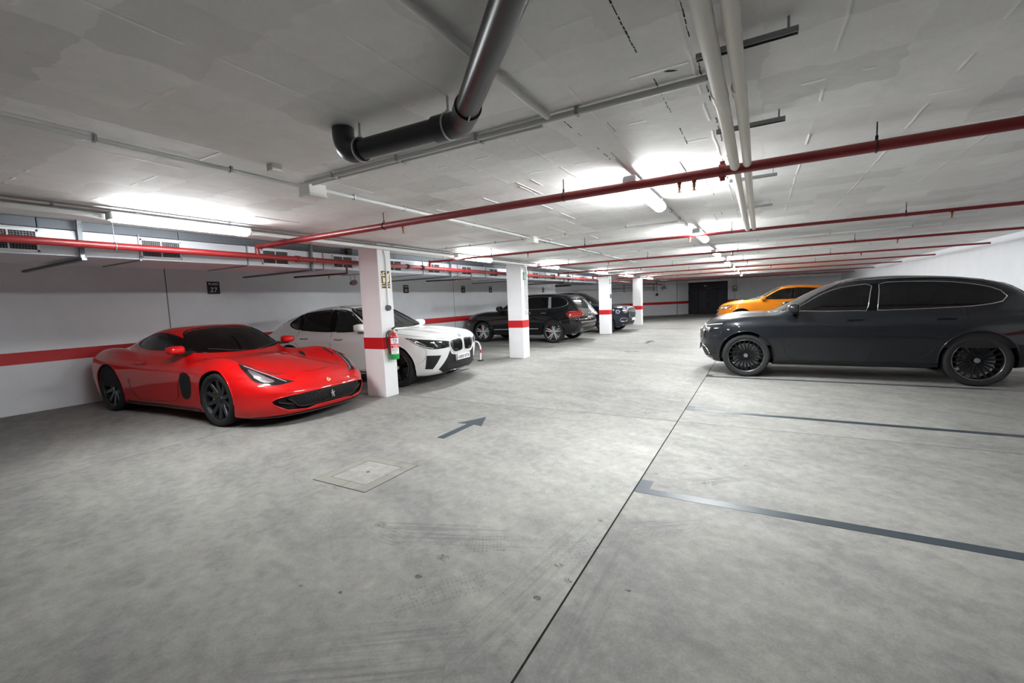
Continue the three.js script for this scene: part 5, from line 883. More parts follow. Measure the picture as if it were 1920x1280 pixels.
  both('sill', B.patch('side', [[-0.44, 0.2], [-2.25, 0.2], [-2.25, 0.27], [-0.44, 0.26]], 0.006, 0.08, 0.014), plastic);
  both('wing_line', B.line('side', [[0.44, 0.42], [0.56, 0.5], [0.6, 0.66], [0.5, 0.74]], 0.0025, 0, false, 4), seam);
  mirrorPart(B, car, both, S, -0.8, 1.075, 0.11, white, [0.13, 0.15, 0.24], gloss);
  both('tail_light', B.patch('rear', round([[0.38, 0.98], [0.62, 1.0], [0.64, 0.9], [0.45, 0.87]], 3), 0.006, 0.05, 0.01), lampRed);
  add('roof_aerial', slab([[0, 0], [0.16, 0], [0.02, 0.07]], 0.03, 0.004).translate(-2.6, 1.38, -0.015), gloss);
  add('tail_spoiler', B.patch('top', round([[-3.05, -0.55], [-3.2, -0.5], [-3.2, 0.5], [-3.05, 0.55]], 3), 0.014, 0.06, 0.02), white);
  for (const s of [1, -1]) add('wiper', rod(V(-0.36, 1.05, s * 0.05), V(-0.5, 1.12, s * 0.05 + 0.5), 0.007, 6), plastic);
}
// ---------------------------------------------------------------- black SUV, tail to the aisle
{
  const black = phys(0x07080b, 0.45, { specularIntensity: 0.25, clearcoat: 1, clearcoatRoughness: 0.04 });
  const S = {
    bx0: -4.05, bx1: 1.18, by1: 1.78, bz: 1.12,
    top: spl([[-3.95, 1.0], [-3.6, 1.1], [-2.8, 1.1], [-1.4, 1.06], [-0.6, 1.12], [-0.2, 1.11], [0.25, 1.065], [0.6, 1.0], [0.85, 0.92], [1.03, 0.8]]),
    nose: spl([[0.2, 0.86], [0.4, 0.98], [0.6, 1.02], [0.8, 0.96], [0.95, 0.84]]), noseBow: 0.22, noseBow4: 0.16,
    tail: spl([[0.3, -3.6], [0.45, -3.78], [0.62, -3.86], [0.75, -3.86], [0.9, -3.8], [1.15, -3.74]]), tailBow: 0.13,
    W: spl([[-3.9, 0.9], [-3.4, 0.945], [-2.86, 0.965], [-2.0, 0.945], [-0.8, 0.94], [0, 0.955], [0.5, 0.94], [0.95, 0.9]]),
    sec: spl([[0.2, -0.07], [0.36, -0.03], [0.55, -0.012], [0.75, 0], [0.92, -0.005], [1.1, -0.07]]),
    flares: [{ x: 0, y: 0.6, a: 0.022, s: 0.46, h: 0.34 }, { x: -2.86, y: 0.62, a: 0.028, s: 0.5, h: 0.34 }],
    topAdd: (x, z) => 0.03 * bump(x, 0.2, 0.6) * bump(z, 0.62, 0.18), crown: 0.06, bot: spl([[-3.9, 0.36], [-3.4, 0.3], [-0.4, 0.25], [0.5, 0.24], [0.9, 0.28]]), rF: 0.32, rR: 0.3, rTop: 0.13, rBot: 0.06,
    roof: spl([[-4.0, 0.9], [-3.82, 1.1], [-3.66, 1.3], [-3.5, 1.47], [-3.36, 1.555], [-3.0, 1.62], [-2.4, 1.665], [-1.8, 1.675], [-1.45, 1.63], [-1.15, 1.515], [-0.8, 1.325], [-0.45, 1.13], [-0.2, 0.95]]),
    gW: spl([[-3.8, 0.78], [-3.2, 0.84], [-2.3, 0.865], [-1.2, 0.855], [-0.5, 0.82]]), gLow: 1.08, tumble: 0.26, tumble2: 0.14, gBow: 0.2, gMid: -1.9, gx0: -3.75, gx1: -0.25, rCrown: 0.06, rRail: 0.12, rBlend: 0.05,
    wheels: [{ x: 0, y: 0.375, r: 0.368, R: 0.425, z: 0.96, w: 0.27 }, { x: -2.855, y: 0.375, r: 0.368, R: 0.425, z: 0.965, w: 0.27 }],
    wheelStyle: { n: 5, kind: 'twin', face: std(0xd4d6d8, 0.3, { metalness: 0.6 }), barrel: std(0x242527, 0.4, { metalness: 0.6 }), edge: std(0xd0d2d4, 0.2, { metalness: 0.9 }), calliper: std(0x8a1a1a, 0.4), cap: std(0xb9bcbf, 0.3, { metalness: 0.6 }) }, lipR: 0.01,
    glass: [
      { name: 'windshield', view: 'front', poly: round([[-0.72, 1.19], [0, 1.16], [0.72, 1.19], [0.64, 1.4], [0.56, 1.58], [0, 1.62], [-0.56, 1.58], [-0.64, 1.4]], 4), mat: glassDark, trim: gloss },
      { name: 'side_window', view: 'side', poly: round([[-0.74, 1.165, 1], [-1.2, 1.145], [-1.66, 1.14, 1], [-1.72, 1.55, 1], [-1.45, 1.535], [-1.2, 1.46]], 4), mat: glassDark, trim: chrome, trimR: 0.008 },
      { name: 'side_window', view: 'side', poly: round([[-1.78, 1.14, 1], [-2.2, 1.145], [-2.66, 1.16, 1], [-2.62, 1.56, 1], [-2.2, 1.57], [-1.82, 1.565, 1]], 4), mat: glassDark, trim: chrome, trimR: 0.008 },
      { name: 'quarter_window', view: 'side', poly: round([[-2.76, 1.165, 1], [-3.05, 1.19], [-3.3, 1.26], [-3.34, 1.36], [-3.2, 1.49], [-2.95, 1.545], [-2.72, 1.555, 1]], 5), mat: glassDark, trim: chrome, trimR: 0.008 },
      { name: 'rear_window', view: 'rear', poly: round([[-0.62, 1.16], [0, 1.13], [0.62, 1.16], [0.6, 1.36], [0.53, 1.49], [0, 1.52], [-0.53, 1.49], [-0.6, 1.36]], 4), mat: glassDark, trim: gloss }],
    recess: [], cabin: { dash: 0.7, rear: true },
  };
  const { car, B, add, both } = makeCar('suv_car', 'black SUV with red tail lights parked nose in behind the second column', S, black, [-8.9, 0, -14.5], 179.2 * R, 0.03);
  both('pillar_bar', B.patch('side', [[-2.66, 1.165], [-2.76, 1.17], [-2.72, 1.55], [-2.62, 1.555]], 0.003, 0.06, 0.006), std(0xc9ccce, 0.3, { metalness: 0.8 }));
  both('pillar_trim', B.patch('side', [[-1.66, 1.145], [-1.78, 1.145], [-1.82, 1.56], [-1.72, 1.55]], 0.003, 0.06, 0.006), gloss);
  both('roof_rail', B.line('side', [[-1.5, 1.6], [-2.0, 1.625], [-2.6, 1.615], [-3.2, 1.555]], 0.016, 0.016, false, 5), std(0x6e7174, 0.35, { metalness: 0.7 }));
  both('sill_strip', B.patch('side', [[-0.5, 0.44], [-2.3, 0.47], [-2.3, 0.5], [-0.5, 0.47]], 0.01, 0.08, 0.012), std(0xc2c5c8, 0.3, { metalness: 0.8 }));
  both('sill', B.patch('side', [[-0.46, 0.27], [-2.38, 0.27], [-2.38, 0.35], [-0.46, 0.35]], 0.012, 0.08, 0.02), plastic);
  both('door_gap', B.line('side', [[-0.62, 1.1], [-0.6, 0.7], [-0.64, 0.42], [-0.8, 0.37], [-1.6, 0.37], [-1.7, 0.46], [-1.72, 0.8], [-1.72, 1.13]], 0.003, 0, false, 4), seam);
  both('door_gap', B.line('side', [[-1.6, 0.37], [-2.1, 0.38], [-2.34, 0.48], [-2.46, 0.7], [-2.7, 0.86], [-2.7, 1.15]], 0.003, 0, false, 4), seam);
  for (const x of [-1.42, -2.42]) both('door_handle', B.line('side', [[x, 0.985], [x - 0.1, 1.0], [x - 0.2, 0.99]], 0.014, 0.02, false, 5, 8), chrome);
  // tail lamps round the corner, bright bars inside
  const a = 130, U = p => B.uv(a, p), tl = round([[...U([-3.36, 1.0, 0.94])], [...U([-3.55, 1.06, 0.88])], [...U([-3.78, 1.06, 0.68])], [...U([-3.83, 0.96, 0.62])], [...U([-3.8, 0.85, 0.7])], [...U([-3.55, 0.84, 0.9])], [...U([-3.4, 0.88, 0.94])]], 5);
  both('tail_light', B.patch(a, tl, 0.008, 0.04, 0.02), phys(0x7d0a0d, 0.08, { clearcoat: 1 }));
  for (const y of [0.9, 0.965, 1.03]) both('light_bar', B.line(a, [U([-3.46, y, 0.93]), U([-3.6, y + 0.004, 0.86]), U([-3.76, y, 0.7])], 0.012, 0.008, false, 5), phys(0xc4302c, 0.1, { clearcoat: 1 }));
  both('tailgate_gap', B.line('rear', [[0.58, 1.15], [0.66, 1.05], [0.6, 0.84], [0.5, 0.7], [0, 0.66]], 0.003, 0, false, 4), seam);
  add('tailgate_strip', B.line('rear', [[-0.42, 0.955], [0, 0.96], [0.42, 0.955]], 0.013, 0.006, false, 5), chrome);
  add('model_lettering', [-0.24, -0.16, -0.08, 0, 0.08, 0.16, 0.24].map(z => { const q = B.on('rear', z, 1.03, 0.002).p; return rbx(0.006, 0.024, 0.045, 0.002, q.x, q.y, q.z); }), chrome).userData.kind = 'stuff';
  plate(car, B, 'rear', 0.86, '', 0.5, 0, 0.01).children[1].visible = true;
  add('rear_bumper_step', B.patch('rear', round([[-0.7, 0.7, 1], [0.7, 0.7, 1], [0.72, 0.655, 1], [-0.72, 0.655, 1]], 2), 0.02, 0.07, 0.02), std(0x9b9ea1, 0.3, { metalness: 0.7 }));
  add('diffuser', B.patch('rear', round([[-0.7, 0.5, 1], [0.7, 0.5, 1], [0.62, 0.37, 1], [-0.62, 0.37, 1]], 2), 0.008, 0.07, 0.02), plastic);
  for (const z of [0.52, 0.62, -0.52, -0.62]) { const q = B.on('rear', z, 0.44).p; add('exhaust_tip', [rod(V(q.x - 0.03, q.y, z), V(q.x + 0.2, q.y, z), 0.042, 16, 0.042, true), new THREE.TorusGeometry(0.042, 0.005, 6, 18).rotateY(Math.PI / 2).translate(q.x - 0.03, q.y, z)], chrome); }
  add('roof_spoiler', B.patch('top', round([[-3.2, -0.6], [-3.46, -0.55], [-3.46, 0.55], [-3.2, 0.6]], 3), 0.016, 0.06, 0.03), black);
  add('rear_wiper', rod(B.on('rear', 0.02, 1.17, 0.02).p, B.on('rear', 0.42, 1.24, 0.02).p, 0.008, 6), plastic);
  // nose
  const hu = p => B.uv(40, p); both('headlight', B.patch(40, round([[...hu([0.35, 0.98, 0.9])], [...hu([0.7, 0.9, 0.66])], [...hu([0.84, 0.8, 0.5])], [...hu([0.74, 0.76, 0.74])], [...hu([0.45, 0.86, 0.92])]], 4), 0.004, 0.04, 0.01), lampClear);
  add('grille', B.patch('front', round([[-0.6, 0.62, 1], [0.6, 0.62, 1], [0.56, 0.42, 1], [-0.56, 0.42, 1]], 2), 0.004, 0.06, 0.01), plastic);
  both('side_marker', B.patch('side', [[0.62, 0.62], [0.74, 0.64], [0.74, 0.665], [0.62, 0.65]], 0.004, 0.05, 0.006), std(0xd8d4cc, 0.3));
  mirrorPart(B, car, both, S, -0.8, 1.2, 0.16, black, [0.13, 0.18, 0.26], plastic);
  for (const s of [1, -1]) add('wiper', rod(V(-0.4, 1.16, s * 0.05), V(-0.56, 1.25, s * 0.05 + 0.5), 0.008, 6), plastic);
}
// ---------------------------------------------------------------- dark blue luxury SUV
{
  const blue = phys(0x0a1426, 0.45, { specularIntensity: 0.25, clearcoat: 1, clearcoatRoughness: 0.04 });
  const S = {
    bx0: -4.35, bx1: 1.15, by1: 1.82, bz: 1.15,
    top: spl([[-4.2, 1.0], [-3.7, 1.14], [-1.4, 1.1], [-0.6, 1.16], [-0.2, 1.15], [0.3, 1.12], [0.6, 1.09], [0.8, 1.03], [0.95, 0.92]]),
    nose: spl([[0.22, 0.76], [0.4, 0.88], [0.6, 0.92], [0.85, 0.93], [1.0, 0.87], [1.1, 0.75]]), noseBow: 0.18, noseBow4: 0.18, tail: spl([[0.35, -3.9], [0.6, -4.12], [0.9, -4.14], [1.2, -4.0]]), tailBow: 0.14,
    W: spl([[-4.1, 0.88], [-3.6, 0.96], [-3.0, 0.99], [-2.0, 0.965], [-0.8, 0.965], [0, 0.985], [0.5, 0.97], [0.95, 0.93]]), sec: spl([[0.22, -0.07], [0.4, -0.025], [0.6, -0.006], [0.85, 0], [1.0, -0.02], [1.15, -0.08]]),
    flares: [{ x: 0, y: 0.65, a: 0.02, s: 0.46, h: 0.34 }, { x: -2.995, y: 0.66, a: 0.03, s: 0.5, h: 0.34 }], topAdd: (x, z) => 0.02 * bump(x, 0.2, 0.6) * bump(z, 0.6, 0.18), crown: 0.06, bot: spl([[-4.1, 0.38], [-3.5, 0.3], [-0.4, 0.26], [0.5, 0.25], [0.9, 0.28]]), rF: 0.3, rR: 0.32, rTop: 0.13, rBot: 0.06,
    roof: spl([[-4.15, 1.0], [-3.95, 1.22], [-3.7, 1.45], [-3.45, 1.58], [-3.0, 1.67], [-2.2, 1.73], [-1.7, 1.735], [-1.35, 1.67], [-1.0, 1.5], [-0.65, 1.29], [-0.35, 1.12], [-0.1, 0.95]]),
    gW: spl([[-3.9, 0.76], [-3.2, 0.86], [-1.2, 0.87], [-0.5, 0.84]]), gLow: 1.12, tumble: 0.27, tumble2: 0.14, gBow: 0.2, gMid: -1.9, gx0: -3.9, gx1: -0.2, rCrown: 0.06, rRail: 0.12, rBlend: 0.05,
    wheels: [{ x: 0, y: 0.385, r: 0.38, R: 0.44, z: 0.98, w: 0.28 }, { x: -2.995, y: 0.385, r: 0.38, R: 0.44, z: 0.985, w: 0.28 }],
    wheelStyle: { n: 10, kind: 'plain', face: std(0xa9acaf, 0.28, { metalness: 0.85 }), barrel: std(0x2c2d2f, 0.4, { metalness: 0.6 }), edge: std(0xc0c2c4, 0.2, { metalness: 0.9 }) }, lipR: 0.01,
    glass: [{ name: 'windshield', view: 'front', poly: round([[-0.74, 1.22], [0, 1.18], [0.74, 1.22], [0.66, 1.44], [0.58, 1.63], [0, 1.67], [-0.58, 1.63], [-0.66, 1.44]], 4), mat: glassDark, trim: gloss },
      { name: 'side_window', view: 'side', poly: round([[-0.68, 1.2, 1], [-1.2, 1.18], [-1.66, 1.18, 1], [-1.72, 1.6, 1], [-1.4, 1.57], [-1.1, 1.47]], 4), mat: glassDark, trim: chrome },
      { name: 'side_window', view: 'side', poly: round([[-1.78, 1.18, 1], [-2.3, 1.19], [-3.0, 1.22], [-3.45, 1.3], [-3.3, 1.46], [-2.9, 1.57], [-2.2, 1.62], [-1.82, 1.61, 1]], 4), mat: glassDark, trim: chrome },
      { name: 'rear_window', view: 'rear', poly: round([[-0.6, 1.22], [0, 1.2], [0.6, 1.22], [0.52, 1.5], [0, 1.55], [-0.52, 1.5]], 4), mat: glassDark, trim: gloss }],
    recess: [], cabin: { dash: 0.72, rear: true },
  };
  const { car, B, add, both } = makeCar('luxury_suv', 'dark blue SUV with tall mesh grille, behind the third column', S, blue, [-5.55, 0, -18.62], -1.5 * R, 0.034);
  const gp = round([[-0.44, 0.98], [0, 1.0], [0.44, 0.98], [0.47, 0.85], [0.42, 0.62], [0, 0.585], [-0.42, 0.62], [-0.47, 0.85]], 4);
  add('grille', B.patch('front', gp, 0.004, 0.05, 0.012), std(0x2a2d31, 0.35, { metalness: 0.6 })); add('grille_frame', B.line('front', gp, 0.014, 0.006, true, 1, 8), chrome);
  const bars = []; for (let k = -9; k <= 9; k++) { const pts = []; for (let i = 0; i < 9; i++) { const y = 0.6 + i * 0.047; if (polySD(gp, k * 0.047, y) < -0.01) pts.push([k * 0.047, y]); } if (pts.length > 1) bars.push(B.line('front', pts, 0.005, 0.008, false, 2, 5)); } for (let i = 0; i < 9; i++) { const y = 0.62 + i * 0.043, z = [-0.4, -0.2, 0, 0.2, 0.4].filter(q => polySD(gp, q, y) < -0.01).map(q => [q, y]); if (z.length > 1) bars.push(B.line('front', z, 0.005, 0.008, false, 3, 5)); }
  const gm = mesh('grille_mesh', bars, std(0x85898c, 0.3, { metalness: 0.9 })); gm.userData.kind = 'stuff'; car.add(gm);
  const ring = (a, p, r, nm, m) => { const c = B.uv(a, p), o = []; for (let k = 0; k < 20; k++) o.push([c[0] + r * Math.cos(k * 0.314), c[1] + r * Math.sin(k * 0.314)]); both(nm, B.patch(a, o, 0.006, 0.04, 0.014), m); both(nm + '_ring', B.line(a, o, 0.009, 0.008, true, 1, 6), chrome); };
  ring(28, [0.72, 0.9, 0.66], 0.105, 'headlight', lampClear); ring(46, [0.5, 0.86, 0.87], 0.07, 'outer_headlight', lampClear);
  ring(28, [0.72, 0.9, 0.66], 0.05, 'headlight_bulb', lampChrome);
  both('front_intake', B.patch(25, round([[...B.uv(25, [0.8, 0.6, 0.52])], [...B.uv(25, [0.6, 0.62, 0.86])], [...B.uv(25, [0.6, 0.44, 0.86])], [...B.uv(25, [0.8, 0.42, 0.52])]], 4), 0.004, 0.05, 0.01), plastic);
  both('fog_lamp_ring', B.line(30, round([[...B.uv(30, [0.76, 0.58, 0.62])], [...B.uv(30, [0.62, 0.58, 0.82])], [...B.uv(30, [0.62, 0.47, 0.82])], [...B.uv(30, [0.76, 0.47, 0.62])]], 4), 0.012, 0.01, true, 1, 6), chrome);
  add('lower_grille', B.patch('front', round([[-0.5, 0.46, 1], [0.5, 0.46, 1], [0.55, 0.34, 1], [-0.55, 0.34, 1]], 2), 0.004, 0.06, 0.01), plastic);
  add('bumper_strip', B.line('front', [[-0.75, 0.33], [-0.4, 0.315], [0, 0.31], [0.4, 0.315], [0.75, 0.33]], 0.011, 0.006, false, 4), chrome);
  plate(car, B, 'front', 0.53, '', 0.5, 0, 0.02);
  both('pillar_trim', B.patch('side', [[-1.66, 1.18], [-1.78, 1.18], [-1.82, 1.61], [-1.72, 1.6]], 0.003, 0.06, 0.006), gloss);
  both('door_gap', B.line('side', [[-0.6, 1.14], [-0.58, 0.7], [-0.64, 0.44], [-0.8, 0.38], [-1.65, 0.38], [-1.72, 0.8], [-1.72, 1.17]], 0.003, 0, false, 4), seam);
  for (const x of [-1.42, -2.5]) both('door_handle', B.line('side', [[x, 1.02], [x - 0.1, 1.03], [x - 0.2, 1.025]], 0.013, 0.018, false, 5, 8), chrome);
  both('tail_light', B.patch('rear', round([[0.5, 1.02], [0.72, 1.02], [0.72, 0.92], [0.5, 0.92]], 4), 0.006, 0.05, 0.01), lampRed);
  mirrorPart(B, car, both, S, -0.72, 1.24, 0.16, blue, [0.13, 0.18, 0.26], plastic);
}
// ---------------------------------------------------------------- graphite SUV at the right
{
  const grey = phys(0x15181d, 0.45, { specularIntensity: 0.25, metalness: 0.2, clearcoat: 1, clearcoatRoughness: 0.04 });
  const S = {
    bx0: -4.0, bx1: 1.05, by1: 1.72, bz: 1.08,
    top: spl([[-3.85, 0.98], [-3.4, 1.08], [-1.4, 1.03], [-0.6, 1.09], [-0.2, 1.085], [0.2, 1.055], [0.45, 1.015], [0.63, 0.955], [0.75, 0.885], [0.88, 0.77]]),
    nose: spl([[0.18, 0.58], [0.3, 0.71], [0.45, 0.77], [0.65, 0.79], [0.82, 0.76], [0.98, 0.66]]), noseBow: 0.2, noseBow4: 0.22, tail: spl([[0.3, -3.6], [0.6, -3.76], [0.9, -3.76], [1.1, -3.68]]), tailBow: 0.13,
    W: spl([[-3.8, 0.84], [-3.3, 0.915], [-2.89, 0.935], [-2.0, 0.92], [-0.8, 0.92], [0, 0.935], [0.45, 0.925], [0.85, 0.89]]), sec: spl([[0.18, -0.08], [0.32, -0.035], [0.5, -0.015], [0.7, 0], [0.86, -0.006], [1.05, -0.08]]),
    flares: [{ x: 0, y: 0.58, a: 0.025, s: 0.44, h: 0.34 }, { x: -2.888, y: 0.6, a: 0.03, s: 0.5, h: 0.34 }], topAdd: (x, z) => 0.026 * bump(x, 0.2, 0.55) * bump(z, 0.5, 0.14) - 0.01 * bump(x, 0.2, 0.6) * bump(z, 0.25, 0.14), crown: 0.07, bot: spl([[-3.8, 0.32], [-3.3, 0.26], [-0.4, 0.22], [0.45, 0.215], [0.85, 0.24]]), rF: 0.3, rR: 0.3, rTop: 0.12, rBot: 0.06,
    roof: spl([[-3.85, 0.95], [-3.65, 1.18], [-3.4, 1.4], [-3.15, 1.51], [-2.6, 1.6], [-2.0, 1.635], [-1.6, 1.625], [-1.3, 1.555], [-1.0, 1.425], [-0.65, 1.23], [-0.35, 1.07], [-0.1, 0.9]]),
    gW: spl([[-3.6, 0.7], [-3.0, 0.8], [-1.2, 0.83], [-0.5, 0.8]]), gLow: 1.05, tumble: 0.28, tumble2: 0.16, gBow: 0.2, gMid: -1.8, gx0: -3.6, gx1: -0.2, rCrown: 0.07, rRail: 0.12, rBlend: 0.04,
    wheels: [{ x: 0, y: 0.372, r: 0.365, R: 0.42, z: 0.93, w: 0.255 }, { x: -2.888, y: 0.372, r: 0.365, R: 0.42, z: 0.935, w: 0.255 }],
    wheelStyle: { n: 20, kind: 'blade', face: std(0x1c1d1f, 0.28, { metalness: 0.7 }), barrel: std(0x0d0d0e, 0.4, { metalness: 0.5 }), edge: std(0x9a9da0, 0.22, { metalness: 0.9 }), cap: std(0x8f9295, 0.3, { metalness: 0.7 }) }, lipR: 0.01,
    glass: [{ name: 'windshield', view: 'front', poly: round([[-0.7, 1.13], [0, 1.09], [0.7, 1.13], [0.62, 1.34], [0.54, 1.53], [0, 1.57], [-0.54, 1.53], [-0.62, 1.34]], 4), mat: glassDark, trim: gloss },
      { name: 'side_window', view: 'side', poly: round([[-0.68, 1.115, 1], [-1.2, 1.1], [-1.66, 1.1, 1], [-1.72, 1.51, 1], [-1.4, 1.48], [-1.1, 1.38]], 4), mat: glassDark, trim: chrome },
      { name: 'side_window', view: 'side', poly: round([[-1.78, 1.1, 1], [-2.3, 1.11], [-2.9, 1.14], [-3.2, 1.22], [-3.1, 1.37], [-2.7, 1.48], [-2.2, 1.52], [-1.82, 1.52, 1]], 4), mat: glassDark, trim: chrome },
      { name: 'rear_window', view: 'rear', poly: round([[-0.56, 1.17], [0, 1.15], [0.56, 1.17], [0.48, 1.42], [0, 1.46], [-0.48, 1.42]], 4), mat: glassDark, trim: gloss }],
    recess: [], cabin: { dash: 0.68, rear: true },
  };
  const { car, B, add, both } = makeCar('graphite_suv', 'dark grey SUV with many-spoked black wheels at the right edge', S, grey, [-0.21, 0, -9.43], 180.5 * R, 0.027);
  const gp = round([[-0.5, 0.845, 1], [0, 0.86], [0.5, 0.845, 1], [0.54, 0.66], [0.44, 0.55, 1], [0, 0.535], [-0.44, 0.55, 1], [-0.54, 0.66]], 3);
  add('grille', B.patch('front', gp, 0.004, 0.05, 0.012), gloss); add('grille_frame', B.line('front', gp, 0.01, 0.006, true, 1, 8), chrome);
  for (let k = -10; k <= 10; k++) { const z = k * 0.046, pts = []; for (let i = 0; i < 8; i++) { const y = 0.56 + i * 0.04; if (polySD(gp, z, y) < -0.012) pts.push([z, y]); } if (pts.length > 1) add('grille_bar', B.line('front', pts, 0.006, 0.008, false, 2, 6), chrome); }
  const st = B.on('front', 0, 0.69, 0.02).p, star = new THREE.Group(); star.name = 'star_emblem'; star.position.copy(st); star.rotation.y = Math.PI / 2; car.add(star); mesh('ring', new THREE.TorusGeometry(0.085, 0.008, 8, 32), chrome, star); mesh('star', merge([0, 1, 2].map(k => slab([[-0.014, 0], [0.014, 0], [0, 0.082]], 0.006, 0.001).rotateZ(k * 2.0944).translate(0, 0, -0.003))), chrome, star);
  const U = p => B.uv(50, p), lo = round([[...U([0.34, 0.925, 0.87]), 1], [...U([0.6, 0.9, 0.72])], [...U([0.78, 0.865, 0.5])], [...U([0.8, 0.78, 0.52])], [...U([0.7, 0.75, 0.72])], [...U([0.5, 0.8, 0.86])]], 4);
  both('headlight', B.patch(50, lo, 0.003, 0.035, 0.01), lampDark);
  both('headlight_lens', B.patch(50, round([[...U([0.62, 0.84, 0.76])], [...U([0.72, 0.83, 0.64])], [...U([0.74, 0.785, 0.64])], [...U([0.64, 0.785, 0.76])]], 4), 0.006, 0.03, 0.004), lampChrome);
  both('light_strip', B.line(50, [U([0.38, 0.915, 0.86]), U([0.58, 0.893, 0.75]), U([0.76, 0.858, 0.54])], 0.008, 0.006, false, 5), std(0xe9edf0, 0.25));
  both('front_intake', B.patch(25, round([[...B.uv(25, [0.78, 0.5, 0.56])], [...B.uv(25, [0.6, 0.54, 0.82])], [...B.uv(25, [0.58, 0.36, 0.83])], [...B.uv(25, [0.76, 0.34, 0.56])]], 3), 0.004, 0.05, 0.01), plastic);
  both('front_strip', B.line(40, [B.uv(40, [0.78, 0.52, 0.6]), B.uv(40, [0.7, 0.46, 0.72]), B.uv(40, [0.66, 0.36, 0.76])], 0.012, 0.008, false, 4), chrome);
  add('lower_grille', B.patch('front', round([[-0.5, 0.46, 1], [0.5, 0.46, 1], [0.56, 0.3, 1], [-0.56, 0.3, 1]], 2), 0.004, 0.06, 0.01), plastic);
  add('bumper_strip', B.line('front', [[-0.72, 0.29], [-0.4, 0.272], [0, 0.265], [0.4, 0.272], [0.72, 0.29]], 0.013, 0.006, false, 4), chrome);
  plate(car, B, 'front', 0.46, '', 0.5, 0, 0.03);
  both('bonnet_gap', B.line('top', [[0.78, 0.35], [0.66, 0.62], [0.42, 0.78], [0.1, 0.81], [-0.3, 0.81]], 0.003, 0, false, 5), seam);
  both('pillar_trim', B.patch('side', [[-1.66, 1.1], [-1.78, 1.1], [-1.82, 1.52], [-1.72, 1.51]], 0.003, 0.06, 0.006), gloss);
  both('door_gap', B.line('side', [[-0.58, 1.07], [-0.56, 0.7], [-0.6, 0.38], [-0.8, 0.32], [-1.62, 0.32], [-1.72, 0.6], [-1.72, 1.09]], 0.003, 0, false, 4), seam);
  both('door_gap', B.line('side', [[-1.62, 0.32], [-2.2, 0.34], [-2.4, 0.5], [-2.5, 0.72], [-2.74, 0.86], [-2.74, 1.12]], 0.003, 0, false, 4), seam);
  for (const x of [-1.4, -2.45]) both('door_handle', B.line('side', [[x, 0.955], [x - 0.1, 0.965], [x - 0.2, 0.96]], 0.013, 0.016, false, 5, 8), grey);
  both('sill', B.patch('side', [[-0.46, 0.235], [-2.42, 0.235], [-2.42, 0.3], [-0.46, 0.3]], 0.012, 0.08, 0.02), plastic);
  both('tail_light', B.patch('rear', round([[0.3, 1.0], [0.68, 1.0], [0.68, 0.91], [0.3, 0.92]], 4), 0.006, 0.05, 0.01), lampRed);
  mirrorPart(B, car, both, S, -0.72, 1.16, 0.15, grey, [0.12, 0.16, 0.25], plastic);
  both('roof_rail', B.line('side', [[-1.4, 1.545], [-2.0, 1.575], [-2.6, 1.55], [-3.0, 1.485]], 0.014, 0.014, false, 5), std(0x8b8e91, 0.3, { metalness: 0.8 }));
}
